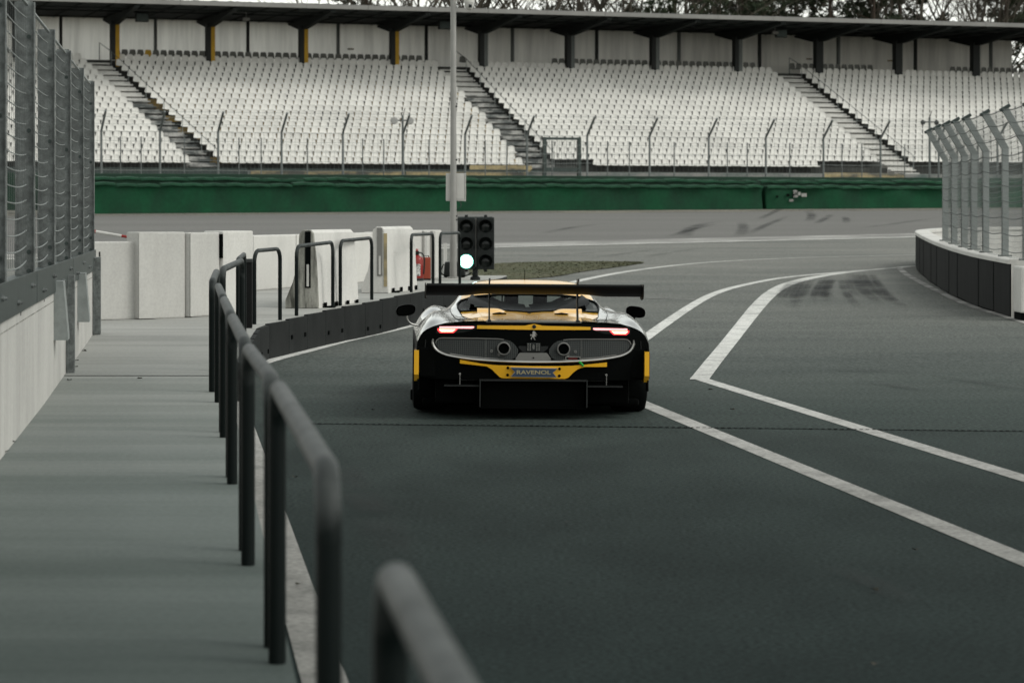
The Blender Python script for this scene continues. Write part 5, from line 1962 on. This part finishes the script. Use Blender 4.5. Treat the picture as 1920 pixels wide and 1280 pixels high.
# rearing horse emblem
HO = [(-.2, .95), (-.05, 1.0), (.08, .98), (.2, .86), (.3, .8), (.27, .74), (.12, .75), (.16, .66), (.34, .68), (.46, .6), (.44, .54), (.34, .62), (.18, .58), (.14, .5), (.34, .44), (.33, .36), (.27, .4), (.1, .42),
      (-.02, .36), (.06, .28), (.0, .2), (.12, .08), (.2, .06), (.18, .0), (.04, .02), (-.1, .2), (-.08, .28), (-.26, .3), (-.42, .18), (-.38, .06), (-.48, .02), (-.54, .18), (-.36, .36), (-.34, .46), (-.5, .5), (-.58, .42), (-.66, .58),
      (-.5, .72), (-.56, .6), (-.46, .58), (-.3, .6), (-.22, .74), (-.3, .84)]
q = MB()
M = Matrix.Translation(fas(0.004, .668, .004)) @ Matrix.Rotation(R(90), 4, 'X')
q.prism([(-x * .052 * -1, z * .074) for x, z in HO], 0, .005, "alu", M)
q.build("horse_emblem", car)
# yellow diffuser surround
T_ = lambda zx, zy: ((zx - 805) / 1130.8, .7012 - zy / 1130.8)
top_k = [T_(108, 232), T_(300, 263), T_(420, 277), T_(540, 281), T_(805, 284), T_(1070, 282), T_(1180, 279), T_(1300, 268), T_(1503, 247)]
bot_k = [T_(108, 266), T_(360, 290), T_(410, 318), T_(455, 362), T_(488, 394), T_(520, 402), T_(805, 405), T_(1110, 403), T_(1140, 390), T_(1180, 345), T_(1230, 308), T_(1290, 290), T_(1503, 289)]
q = MB()
strip(q, top_k[0][0], top_k[-1][0], lin(top_k), lin(bot_k), .040, "paint_yellow", 70, .05)
ds = q.build("diffuser_surround", car, smooth=30)
q = MB()
for zx, zy in ((562, 303), (560, 370), (1052, 309), (1050, 375)):
    x, z = T_(zx, zy)
    q.lathe([(0, .005), (.010, .005), (.0125, 0)], "gap_black", 14, Matrix.Translation(fas(x, z, .041)) @ Matrix.Rotation(R(90), 4, 'X'))
q.build("bolt", ds)
PL = [T_(590, 299), T_(1030, 306), T_(985, 343), T_(1022, 385), T_(593, 380), T_(632, 340)]
q = MB()
Mx = Matrix.Translation((0, YB - .052, 0)) @ Matrix.Rotation(R(90), 4, 'X')
def grow_(P_, k):
    cx_, cz_ = sum(p[0] for p in P_) / 6, sum(p[1] for p in P_) / 6
    return [(cx_ + (x - cx_) * (1 + k), cz_ + (z - cz_) * (1 + k * 4)) for x, z in P_]
q.prism(grow_(PL, .022), -.02, .004, "alu", Mx)
pl = q.build("name_plate", car)
q = MB()
q.prism(PL, .004, .0075, "plate_blue", Mx)
q.build("plate_field", pl)
def lettering(txt, width, height, name, mat_, loc, parent, rot=(math.pi / 2, 0, 0)):
    cu = bpy.data.curves.new(name, 'FONT')
    cu.body = txt
    cu.extrude = .02
    cu.offset = .018
    cu.align_x = 'CENTER'
    tmp = bpy.data.objects.new(name, cu)
    COL.objects.link(tmp)
    bpy.context.view_layer.update()
    me = bpy.data.meshes.new_from_object(tmp.evaluated_get(bpy.context.evaluated_depsgraph_get()))
    bpy.data.objects.remove(tmp)
    xs, ysv = [v.co.x for v in me.vertices], [v.co.y for v in me.vertices]
    cx_, y0 = (min(xs) + max(xs)) / 2, min(ysv)
    for v in me.vertices:
        v.co.x = (v.co.x - cx_) * width / (max(xs) - min(xs))
        v.co.y = (v.co.y - y0) * height / (max(ysv) - y0)
        v.co.z *= .1
    me.materials.clear()
    me.materials.append(MATS[mat_])
    o = bpy.data.objects.new(name, me)
    COL.objects.link(o)
    o.parent = parent
    o.location = loc
    o.rotation_euler = rot
    return o
lettering("RAVENOL", .285, .034, "lettering", "gold_letter", (.001, YB - .0605, T_(0, 360)[1]), pl)
q = MB()
q.tube([fas(.385, .488, .03), fas(.40, .474, .045), fas(.42, .452, .05)], [.011, .010, .010], "tow_green", 6)
q.build("tow_strap", car)
q = MB()
xa, za = .27, .512
q.tube([fas(xa, za + .018, .02), fas(xa + .12, za + .016, .02), fas(xa + .12, za - .012, .02), fas(xa, za - .010, .02), fas(xa, za + .018, .02)], .004, "alu", 6)
q.box(fas(xa + .06, za + .002, .012), (.11, .01, .024), "lens_dark")
q.box(fas(xa + .06, za + .002, .026), (.075, .004, .009), "lamp_dull")
q.build("tow_eye", car, smooth=50)
# diffuser
q = MB()
q.box((0, -.72, .215), (.87, .10, .20), "gap_black")
q.box((0, -.86, .334), (.905, .36, .012), "carbon_edge" if False else "carbon")
q.box((0, -1.041, .334), (.905, .004, .013), "carbon_edge")
for x in (-.446, .446):
    q.box((x, -.86, .222), (.010, .36, .228), "carbon")
    q.box((x, -1.042, .222), (.010, .004, .226), "carbon_edge")
q.box((0, -.80, .10), (.87, .30, .012), "carbon_matt")
for x in (-.22, 0, .22): q.box((x, -.80, .21), (.008, .2, .2), "carbon_matt")
q.box((0, -.90, .212), (.86, .02, .21), "carbon_matt")
q.build("diffuser", car)
for sg in (-1, 1):
    q = MB()
    q.box((sg * .60, -.86, .284), (.295, .30, .010), "carbon")
    q.box((sg * .60, -1.0115, .284), (.295, .003, .011), "carbon_edge")
    q.box((sg * .62, -.70, .30), (.40, .10, .36), "carbon_matt", bev=.02)
    q.build("diffuser_fin", car)
    q = MB()
    q.tube([(sg * .615, -.93, .375), (sg * .615, -.93, .29)], .004, "alu_dark", 6)
    q.lathe([(.004, 0), (.009, 0), (.009, .006), (.004, .006)], "alu", 10, Matrix.Translation((sg * .615, -.93, .378)) @ Matrix.Rotation(R(90), 4, 'X'))
    q.box((sg * .50, -.80, .345), (.22, .02, .06), "grille_mesh")
    q.build("stay_rod", car, smooth=50)
    q = MB()                                       # yellow side fin on the bumper's corner
    P_ = [(-.96, .575), (-.62, .575), (-.62, .31), (-.90, .315), (-.96, .372)]
    Mf = Matrix(((0, 0, sg, sg * (.985 if sg < 0 else .958)), (1, 0, 0, 0), (0, 1, 0, 0), (0, 0, 0, 1)))
    q.prism(P_, -.025, .014, "paint_yellow", Mf)
    q.build("corner_fin", car)
# wheels
def wheel(x, y, wd_, rad):
    M = Matrix.Translation((x, y, rad)) @ Matrix.Rotation(R(90), 4, 'Y')
    h = wd_ / 2
    q = MB()
    q.lathe([(.235, -h + .02), (rad * .78, -h), (rad * .93, -h + .012), (rad - .006, -h + .045), (rad, -h * .5), (rad, 0), (rad, h * .5), (rad - .006, h - .045), (rad * .93, h - .012), (rad * .78, h), (.235, h - .02)], "rubber", 48, M)
    wh = q.build("wheel", car, smooth=40)
    q = MB()
    q.lathe([(0, -.05), (.1, -.05), (.235, -h + .03), (.24, 0), (.235, h - .03), (.1, .06), (0, .06)], "rim", 32, M)
    for k in range(10):
        a = k * math.pi / 5
        for s_ in (-1, 1): q.box(M @ Vector((math.cos(a) * .14, math.sin(a) * .14, s_ * (h - .06))), (.03, .03, .17), "rim", mx=(Matrix.Rotation(R(90), 3, 'Y') @ Matrix.Rotation(a + math.pi / 2, 3, 'Z') @ Matrix.Rotation(R(90), 3, 'X')))
    q.build("rim", wh, smooth=40)
for x in (-.862, .862): wheel(x, 0, .315, .345)
for x in (-.865, .865): wheel(x, 2.6, .30, .335)
q = MB()
q.box((0, 1.35, .11), (1.86, 3.6, .06), "carbon_matt", bev=.02)
for sg in (-1, 1): q.box((sg * 1.0, 1.3, .10), (.09, 1.6, .10), "carbon", bev=.015)
q.build("floor_pan", car)
# rear wing
def wing_sec(x):
    a = abs(x)
    k = max(0, min(1, (a - .40) / .22))
    k = k * k * (3 - 2 * k)
    ch, drop = .285 + .03 * k, .072 + .018 * k
    yt = -1.03
    zt_ = 1.124
    up = [(0, 0), (.25, -.018), (.55, -.034 - .012 * k), (.85, -.044 - .024 * k), (1, -.040 - .03 * k)]
    lo = [(.97, -.052 - .034 * k), (.75, -drop - .006), (.5, -drop), (.25, -drop * .66), (.04, -.020), (0, -.012)]
    return [Vector((x, yt + c * ch, zt_ + z)) for c, z in up + lo]
q = MB()
xsw = [-.905 + 1.81 * i / 48 for i in range(49)]
secs = [wing_sec(x) for x in xsw]
n = len(secs[0])
b0 = len(q.v)
for s_ in secs: q.v += [tuple(p) for p in s_]
for i in range(48):
    for j in range(n): q.face((b0 + i * n + j, b0 + i * n + (j + 1) % n, b0 + (i + 1) * n + (j + 1) % n, b0 + (i + 1) * n + j), "carbon")
q.poly(secs[0][::-1], "carbon")
q.poly(secs[-1], "carbon")
q.box((0, -1.030, 1.130), (1.80, .006, .014), "carbon_edge")
wing = q.build("rear_wing", car, smooth=40)
for sg in (-1, 1):
    q = MB()
    P_ = [(-1.06, 1.140), (-.70, 1.132), (-.68, 1.042), (-.74, 1.012), (-.90, 1.006), (-1.02, 1.020), (-1.06, 1.055)]
    q.prism(P_, -.004, .004, "carbon", Matrix(((0, 0, 1, sg * .911), (1, 0, 0, 0), (0, 1, 0, 0), (0, 0, 0, 1))))
    q.tube([(sg * .911, -1.06, 1.140), (sg * .911, -1.062, 1.055), (sg * .909, -1.02, 1.018), (sg * .895, -1.0, 1.012)], .004, "carbon_edge", 6)
    q.build("end_plate", wing, smooth=40)
    q = MB()
    x = sg * .372
    P_ = [(-.93, .818), (-.78, .822), (-.70, 1.0), (-.76, 1.175), (-.98, 1.182), (-1.0, 1.160), (-.86, 1.150), (-.82, 1.0)]
    q.prism(P_, -.006, .006, "carbon_edge", Matrix(((0, 0, 1, x), (1, 0, 0, 0), (0, 1, 0, 0), (0, 0, 0, 1))))
    q.box((x, -.91, .826), (.03, .12, .014), "carbon_edge", bev=.003)
    q.box((x, -.95, 1.10), (.035, .06, .02), "carbon_edge", bev=.004)
    q.build("wing_pylon", wing)
# roof aerials and mirrors
q = MB()
q.tube([(.0, 1.45, 1.11), (0, 1.42, 1.20)], .003, "carbon", 5)
q.build("aerial", car)
for sg in (-1, 1):
    q = MB()
    x, z = sg * (1.11 if sg < 0 else 1.075), (.80 if sg < 0 else .80)
    cx_, cy_ = x, 1.92
    rows = []
    for (dy, k) in ((0, 1), (.02, 1.02), (.07, .86), (.12, .5), (.13, .05)):
        ring = []
        for i in range(20):
            a = 2 * math.pi * i / 20
            ex = abs(math.cos(a)) ** .75 * math.copysign(1, math.cos(a)) * .092
            ez = abs(math.sin(a)) ** .75 * math.copysign(1, math.sin(a)) * .054
            ring.append(Vector((cx_ + ex * k, cy_ + dy, z + ez * k + (ex * -.12 * sg))))
        rows.append(ring + [ring[0]])
    q.grid(rows, "paint_black")
    mi = q.build("mirror", car, smooth=50)
    q = MB()
    q.poly([Vector((cx_ + (p.x - cx_) * .86, cy_ + .006, z + (p.z - z) * .84)) for p in rows[0][:-1]], "mirror")
    q.build("mirror_glass", mi)
    q = MB()
    q.tube(smooth_path([(x - sg * .01, 1.97, z - .05), (x - sg * .015, 1.97, z - .10), (x - sg * .05, 1.98, z - .135), (x - sg * .13, 2.0, z - .15)], 2), .010, "alu" if sg < 0 else "carbon", 8)
    q.build("mirror_stalk", mi, smooth=60)
